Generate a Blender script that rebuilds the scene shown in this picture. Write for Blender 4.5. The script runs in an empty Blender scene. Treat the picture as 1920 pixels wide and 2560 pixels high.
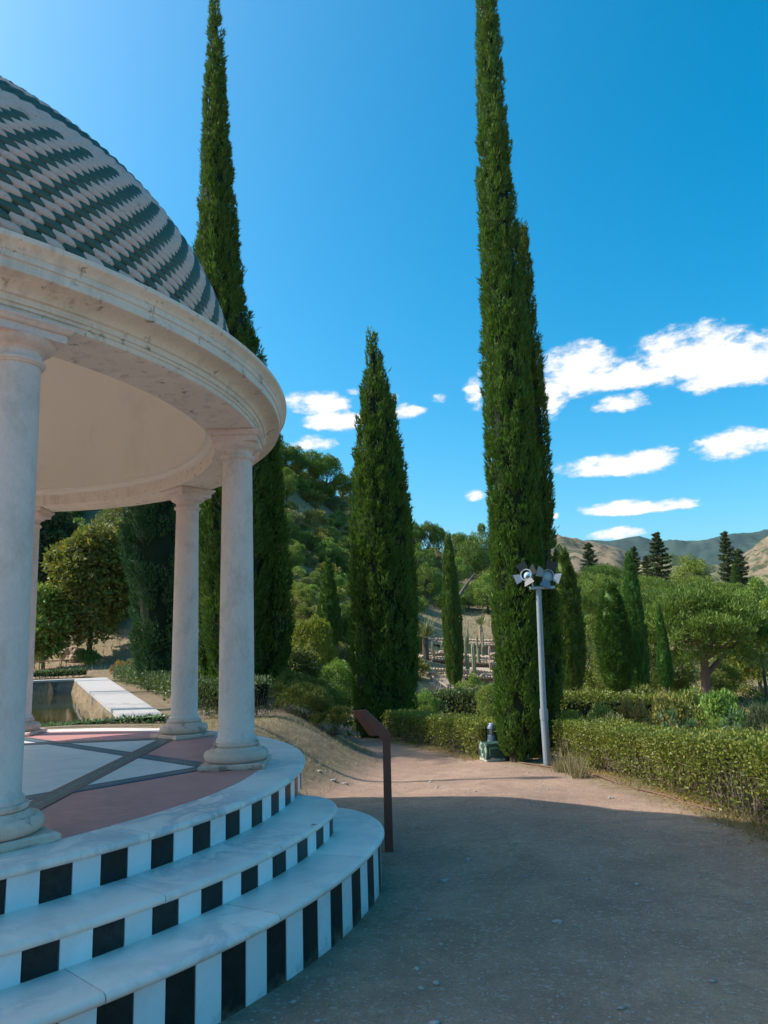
import bpy, bmesh, math, random
import numpy as np
from mathutils import Vector, Matrix

# ------------------------------------------------------------------ camera
F, PITCH, ROLL = 1800.0, math.radians(10.452), math.radians(1.951)
CAMZ = 1.617
KD = 1920 / 1659.0
scene = bpy.context.scene
cp, sp, cr, sr = math.cos(PITCH), math.sin(PITCH), math.cos(ROLL), math.sin(ROLL)
right = Vector((cr, sp * sr, -cp * sr)); upv = Vector((sr, -sp * cr, cp * cr)); fwd = Vector((0, cp, sp))
cam_d = bpy.data.cameras.new("camera")
cam_d.sensor_fit = 'VERTICAL'; cam_d.sensor_height = 36.0; cam_d.lens = 36.0 * F / 2560
cam_d.clip_start = 0.05; cam_d.clip_end = 20000
cam = bpy.data.objects.new("camera", cam_d)
M = Matrix.Identity(4)
for i in range(3):
    M[i][0], M[i][1], M[i][2] = right[i], upv[i], -fwd[i]
M[2][3] = CAMZ
cam.matrix_world = M
scene.collection.objects.link(cam)
scene.camera = cam
scene.view_settings.view_transform = 'Standard'
scene.view_settings.look = 'None'
scene.view_settings.exposure = 0.55
scene.view_settings.gamma = 1.0
scene.view_settings.use_curve_mapping = False
scene.cycles.max_bounces = 5
scene.cycles.diffuse_bounces = 3
scene.cycles.transparent_max_bounces = 12
scene.cycles.caustics_reflective = False
scene.cycles.caustics_refractive = False


def ray(x, y):                      # x, y measured on the 1659 x 2212 view of the photograph
    a = (x * KD - 960) / F; b = (y * KD - 1280) / F
    px = a * cr - b * sr; u = -(a * sr + b * cr)
    return np.array([px, cp - sp * u, sp + cp * u])


def at(x, y, depth):
    r = ray(x, y); p = r * depth / r[1]
    return np.array([p[0], p[1], p[2] + CAMZ])


def onz(x, y, z):
    r = ray(x, y); t = (z - CAMZ) / r[2]
    return np.array([r[0] * t, r[1] * t, z])


def project(P):
    P = np.asarray(P, float); q = P - [0, 0, CAMZ]
    d = q[:, 1] * cp + q[:, 2] * sp; u = -q[:, 1] * sp + q[:, 2] * cp
    px = q[:, 0] / d; py = -u / d
    return (960 + F * (px * cr + py * sr)) / KD, (1280 + F * (-px * sr + py * cr)) / KD, d

# ------------------------------------------------------------------ sky and sun
SUN_EL = math.radians(45)
SUN_H = np.array([-0.985, 0.10]); SUN_H /= np.hypot(*SUN_H)
sun_dir = Vector((SUN_H[0] * math.cos(SUN_EL), SUN_H[1] * math.cos(SUN_EL), math.sin(SUN_EL)))
sd = bpy.data.lights.new("sun", 'SUN'); sd.energy = 4.0; sd.angle = math.radians(0.53); sd.color = (1.0, 0.965, 0.905)
sun = bpy.data.objects.new("sun", sd); scene.collection.objects.link(sun)
sun.rotation_euler = sun_dir.to_track_quat('Z', 'Y').to_euler()
sun.location = (-30, 5, 40)

world = bpy.data.worlds.new("World"); scene.world = world; world.use_nodes = True
wt = world.node_tree; wt.nodes.clear()


class NT:
    """small wrapper to write node trees"""
    def __init__(s, tree): s.t = tree
    def n(s, typ, **kw):
        nd = s.t.nodes.new(typ)
        for k, v in kw.items():
            if k.startswith('i_'):
                nd.inputs[k[2:].replace('_', ' ')].default_value = v
            else: setattr(nd, k, v)
        return nd
    def l(s, a, b): s.t.links.new(a, b)
    def m(s, op, a, b=None, c=None, clamp=False):
        nd = s.t.nodes.new('ShaderNodeMath'); nd.operation = op; nd.use_clamp = clamp
        for i, v in enumerate((a, b, c)):
            if v is None: continue
            if isinstance(v, (int, float)): nd.inputs[i].default_value = v
            else: s.t.links.new(v, nd.inputs[i])
        return nd.outputs[0]
    def mix(s, fac, a, b, blend='MIX'):
        nd = s.t.nodes.new('ShaderNodeMix'); nd.data_type = 'RGBA'; nd.blend_type = blend
        for i, v in ((0, fac), (6, a), (7, b)):
            if isinstance(v, (int, float)): nd.inputs[i].default_value = v
            elif isinstance(v, (tuple, list)): nd.inputs[i].default_value = (*v[:3], 1)
            else: s.t.links.new(v, nd.inputs[i])
        return nd.outputs[2]
    def ramp(s, fac, stops, interp='LINEAR'):
        nd = s.t.nodes.new('ShaderNodeValToRGB'); cr_ = nd.color_ramp; cr_.interpolation = interp
        while len(cr_.elements) < len(stops): cr_.elements.new(0.5)
        for e, (p, c) in zip(cr_.elements, stops):
            e.position = p; e.color = (*c[:3], 1) if len(c) >= 3 else (c[0],) * 3 + (1,)
        s.t.links.new(fac, nd.inputs[0]); return nd.outputs[0]
    def noise(s, scale, detail=4, rough=0.55, vec=None, dist=0.0):
        nd = s.t.nodes.new('ShaderNodeTexNoise'); nd.inputs['Scale'].default_value = scale
        nd.inputs['Detail'].default_value = detail; nd.inputs['Roughness'].default_value = rough
        nd.inputs['Distortion'].default_value = dist
        if vec is not None: s.t.links.new(vec, nd.inputs['Vector'])
        return nd.outputs['Fac']


w = NT(wt)
sky = w.n('ShaderNodeTexSky', sky_type='NISHITA', sun_disc=False, sun_elevation=SUN_EL,
          sun_rotation=math.atan2(SUN_H[0], SUN_H[1]), air_density=1.0, dust_density=2.9, ozone_density=2.8, altitude=200)
hs = w.n('ShaderNodeHueSaturation', i_Hue=0.479, i_Saturation=1.54, i_Value=1.0)
w.l(sky.outputs[0], hs.inputs['Color'])
skycol = w.mix(1.0, w.mix(1.0, hs.outputs[0], (0.92, 1.10, 1.10), 'MULTIPLY'), (0, 0, 0), 'LIGHTEN')
tc = w.n('ShaderNodeTexCoord'); sx = w.n('ShaderNodeSeparateXYZ'); w.l(tc.outputs['Generated'], sx.inputs[0])
az = w.m('ARCTAN2', sx.outputs[0], sx.outputs[1]); el = w.m('ARCSINE', sx.outputs[2])
cx = w.n('ShaderNodeCombineXYZ'); w.l(az, cx.inputs[0]); w.l(el, cx.inputs[1])
mp = w.n('ShaderNodeMapping'); mp.inputs['Scale'].default_value = (1, 1.9, 1); w.l(cx.outputs[0], mp.inputs[0])
n1 = w.noise(17, 5, 0.66, mp.outputs[0]); n2 = w.noise(50, 2, 0.6, mp.outputs[0])
det = w.m('ADD', w.m('MULTIPLY', w.m('SUBTRACT', n1, 0.5), 2.6), w.m('MULTIPLY', w.m('SUBTRACT', n2, 0.5), 0.6))
# clouds: (x, y, half width, half height, weight) on the photograph, plus a few drifting elsewhere low in the sky
blobs = [(1500, 785, 150, 62, 1), (1600, 800, 140, 50, 1), (1250, 800, 85, 48, 1), (1390, 815, 150, 36, .9), (1110, 800, 75, 38, .8),
         (1180, 850, 50, 50, .8), (1340, 868, 62, 22, .7), (1025, 850, 30, 38, .55), (1320, 1012, 115, 27, .95), (1400, 996, 66, 26, .95), (1590, 958, 88, 27, .95),
         (1390, 1098, 130, 20, .85), (1330, 1152, 60, 14, .8), (690, 872, 85, 25, .85), (735, 908, 85, 22, .85), (880, 888, 42, 18, .8), (950, 862, 26, 13, .6), (760, 845, 30, 12, .5),
         (680, 957, 60, 18, .7), (1025, 1070, 26, 15, .65), (850, 860, 26, 16, .4), (1200, 1115, 10, 8, .5)]
bl = []
for x, y, hw, hh, wgt in blobs:
    r = ray(x, y); r = r / np.linalg.norm(r)
    a_ = math.atan2(r[0], r[1]); e_ = math.asin(r[2])
    bl.append((a_, e_, hw * KD / F / math.sqrt(1 + ((x - 830) * KD / F) ** 2), hh * KD / F, wgt))
rs = random.Random(5)
for i in range(9):
    a_ = rs.uniform(0.75, 5.6); bl.append((a_ if a_ < math.pi else a_ - 2 * math.pi, rs.uniform(.1, .4), rs.uniform(.05, .13), rs.uniform(.012, .035), .9))
cm = None
for a_, e_, sa, se, wgt in bl:
    k1, k2 = 1 / (sa * 1.15), 1 / (se * 1.2)
    ma = w.n('ShaderNodeVectorMath', operation='MULTIPLY_ADD'); w.l(cx.outputs[0], ma.inputs[0])
    ma.inputs[1].default_value = (k1, k2, 0); ma.inputs[2].default_value = (-a_ * k1, -e_ * k2, 0)
    dp = w.n('ShaderNodeVectorMath', operation='DOT_PRODUCT'); w.l(ma.outputs[0], dp.inputs[0]); w.l(ma.outputs[0], dp.inputs[1])
    v = w.m('SUBTRACT', wgt, dp.outputs['Value'])
    if sa > .055 and wgt > .8:                       # flat undersides on the larger clouds
        sy = w.n('ShaderNodeVectorMath', operation='DOT_PRODUCT'); w.l(ma.outputs[0], sy.inputs[0]); sy.inputs[1].default_value = (0, 1, 0)
        v = w.m('ADD', v, w.m('MULTIPLY', w.m('MINIMUM', w.m('ADD', sy.outputs['Value'], .25), 0.0), 2.2))
    cm = v if cm is None else w.m('MAXIMUM', cm, v)
cm = w.m('ADD', cm, det)
mask = w.n('ShaderNodeMapRange', interpolation_type='SMOOTHSTEP'); w.l(cm, mask.inputs[0])
mask.inputs[1].default_value = -0.02; mask.inputs[2].default_value = 0.72
shade = w.n('ShaderNodeMapRange', interpolation_type='SMOOTHSTEP'); w.l(w.m('ADD', cm, w.m('MULTIPLY', n2, 0.6)), shade.inputs[0])
shade.inputs[1].default_value = 0.2; shade.inputs[2].default_value = 1.3
ccol = w.mix(shade.outputs[0], (3.9, 4.15, 4.5), (5.5, 5.45, 5.4))
final = w.mix(w.m('MULTIPLY', mask.outputs[0], 0.97), skycol, ccol)
bg = w.n('ShaderNodeBackground'); bg.inputs['Strength'].default_value = 0.15
w.l(final, bg.inputs['Color'])
wo = w.n('ShaderNodeOutputWorld'); w.l(bg.outputs[0], wo.inputs[0])

# ------------------------------------------------------------------ helpers
COL = scene.collection
rng = np.random.default_rng(7)
MATS = {}


def link(o): COL.objects.link(o); return o


def tag(o, label=None, cat=None, group=None, kind=None):
    if label: o['label'] = label
    if cat: o['category'] = cat
    if group: o['group'] = group
    if kind: o['kind'] = kind
    return o


def thing(name, label, cat, loc=(0, 0, 0), group=None, rz=0.0):
    o = link(bpy.data.objects.new(name, None)); o.location = loc; o.rotation_euler[2] = rz
    o.empty_display_size = 0.2
    return tag(o, label, cat, group)


def mk(name, V, Fc, mats, parent=None, smooth=False, midx=None, loc=None):
    """V (n,3); Fc an int array (m,k) or a list of index lists"""
    me = bpy.data.meshes.new(name)
    V = np.asarray(V, dtype=np.float32)
    if isinstance(Fc, np.ndarray):
        m, k = Fc.shape
        me.vertices.add(len(V)); me.vertices.foreach_set('co', V.ravel())
        me.loops.add(m * k); me.loops.foreach_set('vertex_index', Fc.astype(np.int32).ravel())
        me.polygons.add(m); me.polygons.foreach_set('loop_start', np.arange(0, m * k, k, dtype=np.int32))
        me.update(calc_edges=True)
    else:
        me.from_pydata([tuple(map(float, v)) for v in V], [], [list(map(int, f)) for f in Fc]); me.update()
    for mt in (mats if isinstance(mats, (list, tuple)) else [mats]):
        me.materials.append(MATS[mt] if isinstance(mt, str) else mt)
    if midx is not None: me.polygons.foreach_set('material_index', np.asarray(midx, dtype=np.int32))
    if smooth: me.polygons.foreach_set('use_smooth', np.ones(len(me.polygons), dtype=bool))
    o = link(bpy.data.objects.new(name, me)); o.parent = parent
    if loc is not None: o.location = loc
    return o


def inst(name, mesh, parent=None, loc=(0, 0, 0), rot=(0, 0, 0), scale=(1, 1, 1)):
    o = link(bpy.data.objects.new(name, mesh)); o.parent = parent
    o.location = loc; o.rotation_euler = rot; o.scale = scale
    return o


class MB:
    def __init__(s): s.v = []; s.f = []
    def add(s, V, Fc):
        b = len(s.v); s.v += [tuple(map(float, v)) for v in V]; s.f += [[b + i for i in f] for f in Fc]; return s
    def box(s, c, size, rot=None, bev=0.0):
        hx, hy, hz = [q / 2 for q in size]
        if bev <= 0:
            V = [(x, y, z) for z in (-hz, hz) for x, y in ((-hx, -hy), (hx, -hy), (hx, hy), (-hx, hy))]
            Fc = [(3, 2, 1, 0), (4, 5, 6, 7), (0, 1, 5, 4), (1, 2, 6, 5), (2, 3, 7, 6), (3, 0, 4, 7)]
        else:
            b = bev; V = []; rings = []
            for z, ins in ((-hz, b), (-hz + b, 0), (hz - b, 0), (hz, b)):
                x, y = hx - ins, hy - ins; c_ = b if ins == 0 else b * .3
                ring = [(-x + c_, -y), (x - c_, -y), (x, -y + c_), (x, y - c_), (x - c_, y), (-x + c_, y), (-x, y - c_), (-x, -y + c_)]
                rings.append(len(V)); V += [(p[0], p[1], z) for p in ring]
            Fc = [list(range(7, -1, -1)), list(range(24, 32))]
            for q in range(3):
                for i in range(8):
                    j = (i + 1) % 8; Fc.append([q * 8 + i, q * 8 + j, q * 8 + 8 + j, q * 8 + 8 + i])
        if rot is not None: V = [tuple(rot @ Vector(v)) for v in V]
        V = [(v[0] + c[0], v[1] + c[1], v[2] + c[2]) for v in V]
        return s.add(V, Fc)
    def tube(s, pts, rad, n=8, cap=True):
        pts = [Vector(p) for p in pts]
        if not isinstance(rad, (list, tuple)): rad = [rad] * len(pts)
        V = []; Fc = []; prev = None
        for i, p in enumerate(pts):
            t = (pts[min(i + 1, len(pts) - 1)] - pts[max(i - 1, 0)]).normalized()
            a = prev if prev is not None else (Vector((1, 0, 0)) if abs(t.x) < .8 else Vector((0, 1, 0)))
            a = (a - t * a.dot(t)).normalized(); prev = a; b = t.cross(a)
            for k in range(n):
                q = 2 * math.pi * k / n; V.append(p + (a * math.cos(q) + b * math.sin(q)) * rad[i])
        for i in range(len(pts) - 1):
            for k in range(n):
                k2 = (k + 1) % n; Fc.append([i * n + k, i * n + k2, (i + 1) * n + k2, (i + 1) * n + k])
        if cap: Fc += [list(range(n - 1, -1, -1)), [(len(pts) - 1) * n + k for k in range(n)]]
        return s.add(V, Fc)
    def lathe(s, prof, n=48, a0=0.0, a1=2 * math.pi, c=(0, 0, 0)):
        full = abs(a1 - a0 - 2 * math.pi) < 1e-6; m = n if full else n + 1
        V = []; Fc = []
        for i in range(m):
            a = a0 + (a1 - a0) * i / n
            for r, z in prof: V.append((c[0] + r * math.cos(a), c[1] + r * math.sin(a), c[2] + z))
        k = len(prof)
        for i in range(n):
            i2 = (i + 1) % m
            for j in range(k - 1): Fc.append([i * k + j, i2 * k + j, i2 * k + j + 1, i * k + j + 1])
        return s.add(V, Fc)
    def poly(s, outline, z0, z1):
        n = len(outline); V = [(x, y, z0) for x, y in outline] + [(x, y, z1) for x, y in outline]
        return s.add(V, [list(range(n - 1, -1, -1)), list(range(n, 2 * n))] + [[i, (i + 1) % n, n + (i + 1) % n, n + i] for i in range(n)])
    def build(s, name, mats, parent=None, smooth=False, loc=None):
        return mk(name, s.v, s.f, mats, parent, smooth, None, loc)


def smooth_angle(o, deg=35):
    me = o.data
    me.polygons.foreach_set('use_smooth', np.ones(len(me.polygons), dtype=bool))
    bm = bmesh.new(); bm.from_mesh(me); lim = math.radians(deg)
    for e in bm.edges:
        if len(e.link_faces) == 2 and e.calc_face_angle(0) > lim: e.smooth = False
    bm.to_mesh(me); bm.free()
    return o

# ------------------------------------------------------------------ materials


def newmat(name):
    m = bpy.data.materials.new(name); m.use_nodes = True; m.node_tree.nodes.clear(); MATS[name] = m
    t = NT(m.node_tree); out = t.n('ShaderNodeOutputMaterial'); return m, t, out


def principled(t, out, col, rough=0.6, bump=None, bstr=0.3, bdist=0.02, metal=0.0, spec=0.5):
    p = t.n('ShaderNodeBsdfPrincipled')
    for k, v in (('Base Color', col), ('Roughness', rough), ('Metallic', metal), ('Specular IOR Level', spec)):
        if isinstance(v, (tuple, list)): p.inputs[k].default_value = (*v[:3], 1)
        elif isinstance(v, (int, float)): p.inputs[k].default_value = v
        else: t.l(v, p.inputs[k])
    if bump is not None:
        b = t.n('ShaderNodeBump'); b.inputs['Strength'].default_value = bstr; b.inputs['Distance'].default_value = bdist
        t.l(bump, b.inputs['Height']); t.l(b.outputs[0], p.inputs['Normal'])
    t.l(p.outputs[0], out.inputs[0]); return p


def obj_co(t, scale=(1, 1, 1)):
    tcn = t.n('ShaderNodeTexCoord'); m = t.n('ShaderNodeMapping'); m.inputs['Scale'].default_value = scale
    t.l(tcn.outputs['Object'], m.inputs[0]); return m.outputs[0]


def geo_co(t, scale=(1, 1, 1)):
    g = t.n('ShaderNodeNewGeometry'); m = t.n('ShaderNodeMapping'); m.inputs['Scale'].default_value = scale
    t.l(g.outputs['Position'], m.inputs[0]); return m.outputs[0]


def stone(name, c1, c2, rough, scale=6, bump=0.25, stain=None, stain_scale=3.0, stain_lo=.56, stain_hi=.72, fine=60, zs=1.0, spec=0.4, streak=None, dist=.8):
    m, t, out = newmat(name); co = geo_co(t, (1, 1, zs))
    a = t.noise(scale, 6, .6, co, min(dist, .6)); col = t.mix(t.ramp(a, [(.3, (0,)), (.7, (1,))]), c1, c2)
    f = t.noise(fine, 4, .6, co); col = t.mix(0.35, col, t.ramp(f, [(.3, (.72,) * 3), (.65, (1,) * 3)]), 'MULTIPLY')
    if stain:
        s_ = t.noise(stain_scale, 8, .72, co, dist)
        col = t.mix(t.ramp(s_, [(stain_lo, (0,)), (stain_hi, (1,))]), col, stain)
    if streak:
        k2 = t.noise(9, 6, .65, geo_co(t, (1, 1, .13)), .3); k3 = t.noise(1.3, 4, .6, co)
        fac = t.m('MULTIPLY', t.ramp(k2, [(.5, (0,)), (.72, (1,))]), t.ramp(k3, [(.4, (0,)), (.65, (1,))]))
        col = t.mix(t.m('MULTIPLY', fac, streak[0]), col, streak[1])
    principled(t, out, col, rough, f, bump, 0.006, spec=spec); return m


def marble(name, base, vein, scale=1.6, rough=.35, grey=.55, dirt=.32, spec=.5):
    m, t, out = newmat(name); co = geo_co(t)
    a = t.noise(scale, 8, .65, co, 2.2); b = t.noise(scale * .4, 4, .6, co, 1.0)
    v = t.ramp(a, [(.40, (0,)), (.49, (1,)), (.52, (1,)), (.6, (0,))])
    v = t.m('MULTIPLY', v, t.ramp(b, [(.35, (0,)), (.65, (1,))]))
    oi = t.n('ShaderNodeObjectInfo'); tint = t.m('ADD', .9, t.m('MULTIPLY', oi.outputs['Random'], .16))
    col = t.mix(t.m('MULTIPLY', v, grey), base, vein)
    c2 = t.n('ShaderNodeCombineColor'); [t.l(tint, c2.inputs[i]) for i in range(3)]
    col = t.mix(1.0, col, c2.outputs[0], 'MULTIPLY')
    d = t.noise(3.0, 8, .7, co, .5); col = t.mix(t.m('MULTIPLY', t.ramp(d, [(.5, (0,)), (.75, (1,))]), dirt), col, (.38, .33, .28))
    gz_ = t.n('ShaderNodeNewGeometry'); sz_ = t.n('ShaderNodeSeparateXYZ'); t.l(gz_.outputs['Position'], sz_.inputs[0])
    spl = t.m('ADD', t.m('MULTIPLY', t.m('SUBTRACT', .05, sz_.outputs[2]), 9), t.m('MULTIPLY', t.m('SUBTRACT', t.noise(14, 5, .7, co), .45), 3.0))
    col = t.mix(t.m('MULTIPLY', spl, .55, clamp=True), col, (.27, .20, .15))
    f = t.noise(90, 3, .6, co); rg = t.m('ADD', rough - .1, t.m('MULTIPLY', d, .35))
    principled(t, out, col, rg, f, .12, .004, spec=spec); return m


def island(t):
    g = t.n('ShaderNodeNewGeometry'); return g.outputs['Random Per Island']


def leafmat(name, dark, light, yellow=None, yamt=.12, trans=.28, rough=.55, big=1.2, objvar=.25):
    m, t, out = newmat(name); co = geo_co(t)
    r = island(t); n = t.noise(big, 3, .6, co)
    f = t.m('ADD', t.m('MULTIPLY', r, .55), t.m('MULTIPLY', n, .6), clamp=True)
    col = t.mix(t.ramp(f, [(.2, (0,)), (.85, (1,))]), dark, light)
    if yellow:
        r2 = t.m('FRACT', t.m('MULTIPLY', r, 17.31))
        col = t.mix(t.m('MULTIPLY', t.m('GREATER_THAN', r2, 1 - yamt), .9), col, yellow)
    if objvar:
        oi = t.n('ShaderNodeObjectInfo'); h = t.n('ShaderNodeHueSaturation')
        t.l(t.m('ADD', .5 - objvar * .06, t.m('MULTIPLY', oi.outputs['Random'], objvar * .12)), h.inputs['Hue'])
        t.l(t.m('ADD', 1 - objvar * .5, t.m('MULTIPLY', t.m('FRACT', t.m('MULTIPLY', oi.outputs['Random'], 7.7)), objvar)), h.inputs['Value'])
        t.l(col, h.inputs['Color']); col = h.outputs[0]
    p = t.n('ShaderNodeBsdfPrincipled'); p.inputs['Roughness'].default_value = rough
    p.inputs['Specular IOR Level'].default_value = .25; t.l(col, p.inputs['Base Color'])
    tr = t.n('ShaderNodeBsdfTranslucent'); t.l(t.mix(1, col, (1.1, 1.15, .55), 'MULTIPLY'), tr.inputs[0])
    mx = t.n('ShaderNodeMixShader'); mx.inputs[0].default_value = trans
    t.l(p.outputs[0], mx.inputs[1]); t.l(tr.outputs[0], mx.inputs[2]); t.l(mx.outputs[0], out.inputs[0])
    return m


def plain(name, c, rough=.5, metal=0.0, var=.15, scale=25, bump=.1, spec=.5):
    m, t, out = newmat(name); co = obj_co(t)
    n = t.noise(scale, 5, .6, co); d = tuple(q * (1 - var) for q in c); l_ = tuple(min(1, q * (1 + var)) for q in c)
    principled(t, out, t.mix(n, d, l_), rough, n, bump, .003, metal, spec); return m


# gazebo
stone('column_stone', (.80, .64, .56), (.70, .58, .53), .75, 3.5, .25, (.46, .37, .31), 5.0, .50, .80, 45, .7, streak=(.25, (.46, .38, .33)), dist=.0)
stone('base_stone', (.80, .56, .45), (.62, .44, .35), .85, 8, .5, (.16, .13, .11), 7, .56, .7, 70)
stone('entablature_stone', (.84, .73, .62), (.72, .62, .52), .7, 2.5, .2, (.19, .145, .11), 9, .585, .68, 50, 1.0, streak=(.6, (.30, .25, .20)), dist=.15)
stone('soffit_stone', (.60, .53, .45), (.54, .47, .40), .8, 3, .2, (.34, .28, .23), 3, .6, .8, 50)
stone('ceiling_plaster', (.78, .72, .62), (.74, .68, .58), .9, .7, .15, (.52, .45, .38), .6, .5, .9, 120)
marble('white_marble', (.90, .75, .66), (.42, .44, .46), 1.5, .35, .8)
marble('white_floor', (.70, .71, .69), (.46, .49, .50), .9, .32, .6)
marble('pink_marble', (.56, .235, .20), (.40, .165, .14), 2.2, .4, .7)
marble('tile_white', (.76, .80, .82), (.68, .72, .75), 4, .25, .2)
marble('tile_dark', (.008, .014, .013), (.03, .04, .038), 7, .3, .5, .03, .3)
stone('mortar', (.42, .38, .33), (.36, .32, .28), .9, 20, .3)


def glazed(name, c1, c2, stain):
    m, t, out = newmat(name); co = geo_co(t); oi = island(t)
    n = t.noise(12, 5, .65, co, .4)
    col = t.mix(t.m('ADD', t.m('MULTIPLY', oi, .7), t.m('MULTIPLY', n, .4), clamp=True), c1, c2)
    s_ = t.noise(4.5, 8, .75, co, .8); col = t.mix(t.ramp(s_, [(.60, (0,)), (.70, (1,))]), col, stain)
    e = t.noise(38, 4, .7, co); col = t.mix(t.m('MULTIPLY', t.ramp(e, [(.55, (0,)), (.7, (1,))]), .4), col, (.13, .11, .08))
    principled(t, out, col, .42, n, .2, .006); return m


glazed('dome_cream', (.48, .33, .28), (.76, .56, .48), (.30, .23, .15))
glazed('dome_green', (.022, .066, .052), (.060, .120, .092), (.12, .12, .07))
stone('dome_mortar', (.06, .05, .035), (.03, .03, .024), .95, 10, .4, (.22, .15, .05), 5, .58, .7)


def mosaic(name, edge, a, b, width):
    """band inlay: plain border, a chequered strip of tesserae along the middle; local x runs along the band"""
    m, t, out = newmat(name); tcn = t.n('ShaderNodeTexCoord'); s = t.n('ShaderNodeSeparateXYZ'); t.l(tcn.outputs['Object'], s.inputs[0])
    ch = t.n('ShaderNodeTexBrick'); ch.offset = .5
    mp_ = t.n('ShaderNodeMapping'); t.l(tcn.outputs['Object'], mp_.inputs[0]); t.l(mp_.outputs[0], ch.inputs['Vector'])
    ch.inputs['Scale'].default_value = 1; ch.inputs['Brick Width'].default_value = .05; ch.inputs['Row Height'].default_value = .018
    ch.inputs['Mortar Size'].default_value = .004; ch.inputs['Color1'].default_value = (*a, 1); ch.inputs['Color2'].default_value = (*b, 1)
    ch.inputs['Mortar'].default_value = (.03, .05, .06, 1); ch.inputs['Bias'].default_value = -.1
    ay = t.m('ABSOLUTE', s.outputs[1]); inside = t.m('LESS_THAN', ay, width * .22)
    n = t.noise(9, 4, .6, tcn.outputs['Object']); ed = t.mix(n, tuple(q * .75 for q in edge), tuple(q * 1.25 for q in edge))
    principled(t, out, t.mix(inside, ed, ch.outputs[0]), .4); return m


# ground and masonry
def ground_mat():
    m, t, out = newmat('earth'); co = geo_co(t)
    at_ = t.n('ShaderNodeAttribute', attribute_name='path'); ah = t.n('ShaderNodeAttribute', attribute_name='wild')
    n1 = t.noise(.9, 8, .62, co, .5); n2 = t.noise(22, 6, .7, co); n3 = t.noise(.11, 6, .6, co, .6); n4 = t.noise(6.5, 6, .7, co, .4)
    v = t.n('ShaderNodeTexVoronoi'); v.inputs['Scale'].default_value = 55; t.l(co, v.inputs['Vector'])
    n7 = t.noise(.45, 5, .6, co, .8)
    path = t.mix(t.ramp(t.m('ADD', t.m('MULTIPLY', n1, .5), t.m('MULTIPLY', n7, .5)), [(.36, (0,)), (.62, (1,))]), (.285, .183, .132), (.44, .285, .198))
    path = t.mix(t.m('MULTIPLY', t.ramp(n4, [(.45, (0,)), (.7, (1,))]), .6), path, (.37, .225, .145))
    n5 = t.noise(2.6, 7, .7, co, .9); n6 = t.noise(75, 3, .6, co)
    path = t.mix(t.m('MULTIPLY', t.ramp(n5, [(.42, (0,)), (.62, (1,))]), .55), path, (.235, .15, .108))
    path = t.mix(.45, path, t.ramp(n2, [(.25, (.60,) * 3), (.7, (1.15,) * 3)]), 'MULTIPLY')
    path = t.mix(.5, path, t.ramp(n6, [(.3, (.6,) * 3), (.7, (1.2,) * 3)]), 'MULTIPLY')
    sh = t.n('ShaderNodeSeparateColor'); t.l(v.outputs['Color'], sh.inputs[0])
    path = t.mix(t.m('MULTIPLY', t.m('GREATER_THAN', sh.outputs[0], .93), .35), path, (.46, .38, .33))
    soil = t.mix(t.ramp(n4, [(.35, (0,)), (.65, (1,))]), (.17, .115, .07), (.30, .225, .14))
    soil = t.mix(.6, soil, t.ramp(n2, [(.3, (.6,) * 3), (.7, (1.1,) * 3)]), 'MULTIPLY')
    wild = t.mix(t.ramp(n3, [(.38, (0,)), (.6, (1,))]), (.27, .20, .125), (.16, .145, .06))
    wild = t.mix(t.ramp(n4, [(.4, (0,)), (.66, (1,))]), wild, (.33, .245, .16))
    col = t.mix(at_.outputs['Fac'], t.mix(ah.outputs['Fac'], soil, wild), path)
    bh = t.m('ADD', t.m('MULTIPLY', n2, .6), t.m('ADD', t.m('MULTIPLY', n4, 1.0), t.m('MULTIPLY', v.outputs['Distance'], -.35)))
    principled(t, out, col, .95, bh, .35, .02, spec=.1); return m


ground_mat()
stone('coping', (.50, .44, .40), (.42, .37, .34), .8, 4, .25, (.40, .33, .28), 2.6, .58, .75, 60)
stone('pond_wall', (.30, .25, .20), (.20, .165, .13), .9, 5, .4, (.06, .055, .045), 2.0, .5, .66, 40)
stone('rock', (.46, .32, .22), (.36, .25, .17), .9, 6, .5, (.22, .15, .10), 5, .55, .7, 40)
stone('garden_rock', (.52, .37, .26), (.40, .285, .20), .9, 6, .5, (.26, .19, .13), 5, .55, .7, 40)
stone('pebble', (.46, .40, .36), (.27, .23, .21), .9, 9, .3)
plain('bark', (.10, .072, .05), .9, 0, .35, 14, .8)
plain('pine_bark', (.17, .10, .075), .9, 0, .35, 9, .8)
plain('twig', (.22, .165, .11), .9, 0, .35, 20, .5)
plain('corten', (.19, .062, .042), .75, 0, .3, 9, .3, .3)
plain('pole_grey', (.26, .29, .32), .5, .2, .12, 6, .05)
plain('galvanised', (.34, .36, .37), .45, .6, .15, 8, .05)
plain('lamp_black', (.012, .013, .016), .45, .2, .3, 12, .05)
plain('flap_metal', (.24, .26, .27), .4, .5, .12, 9, .05)
plain('flap_dark', (.035, .045, .055), .5, .2, .2, 9, .05)
plain('bollard_grey', (.30, .33, .38), .4, .3, .1, 6, .03)
plain('hose', (.16, .085, .055), .7, 0, .25, 8, .2)
plain('bench_red', (.42, .15, .09), .6, 0, .2, 8, .2)
plain('iron', (.03, .03, .032), .5, .5, .3, 8, .1)
plain('wood_rail', (.27, .20, .14), .85, 0, .3, 9, .4)
plain('cactus', (.22, .21, .11), .7, 0, .35, 5, .3)
plain('cactus_brown', (.33, .23, .15), .8, 0, .3, 5, .3)
plain('dead_wood', (.12, .095, .08), .9, 0, .3, 7, .5)
plain('deadleaf', (.26, .16, .07), .8, 0, .4, 20, .1)
plain('box_line', (.16, .42, .20), .6, 0, .2, 20, .05)
m, t, out = newmat('glass_clear')
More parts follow.
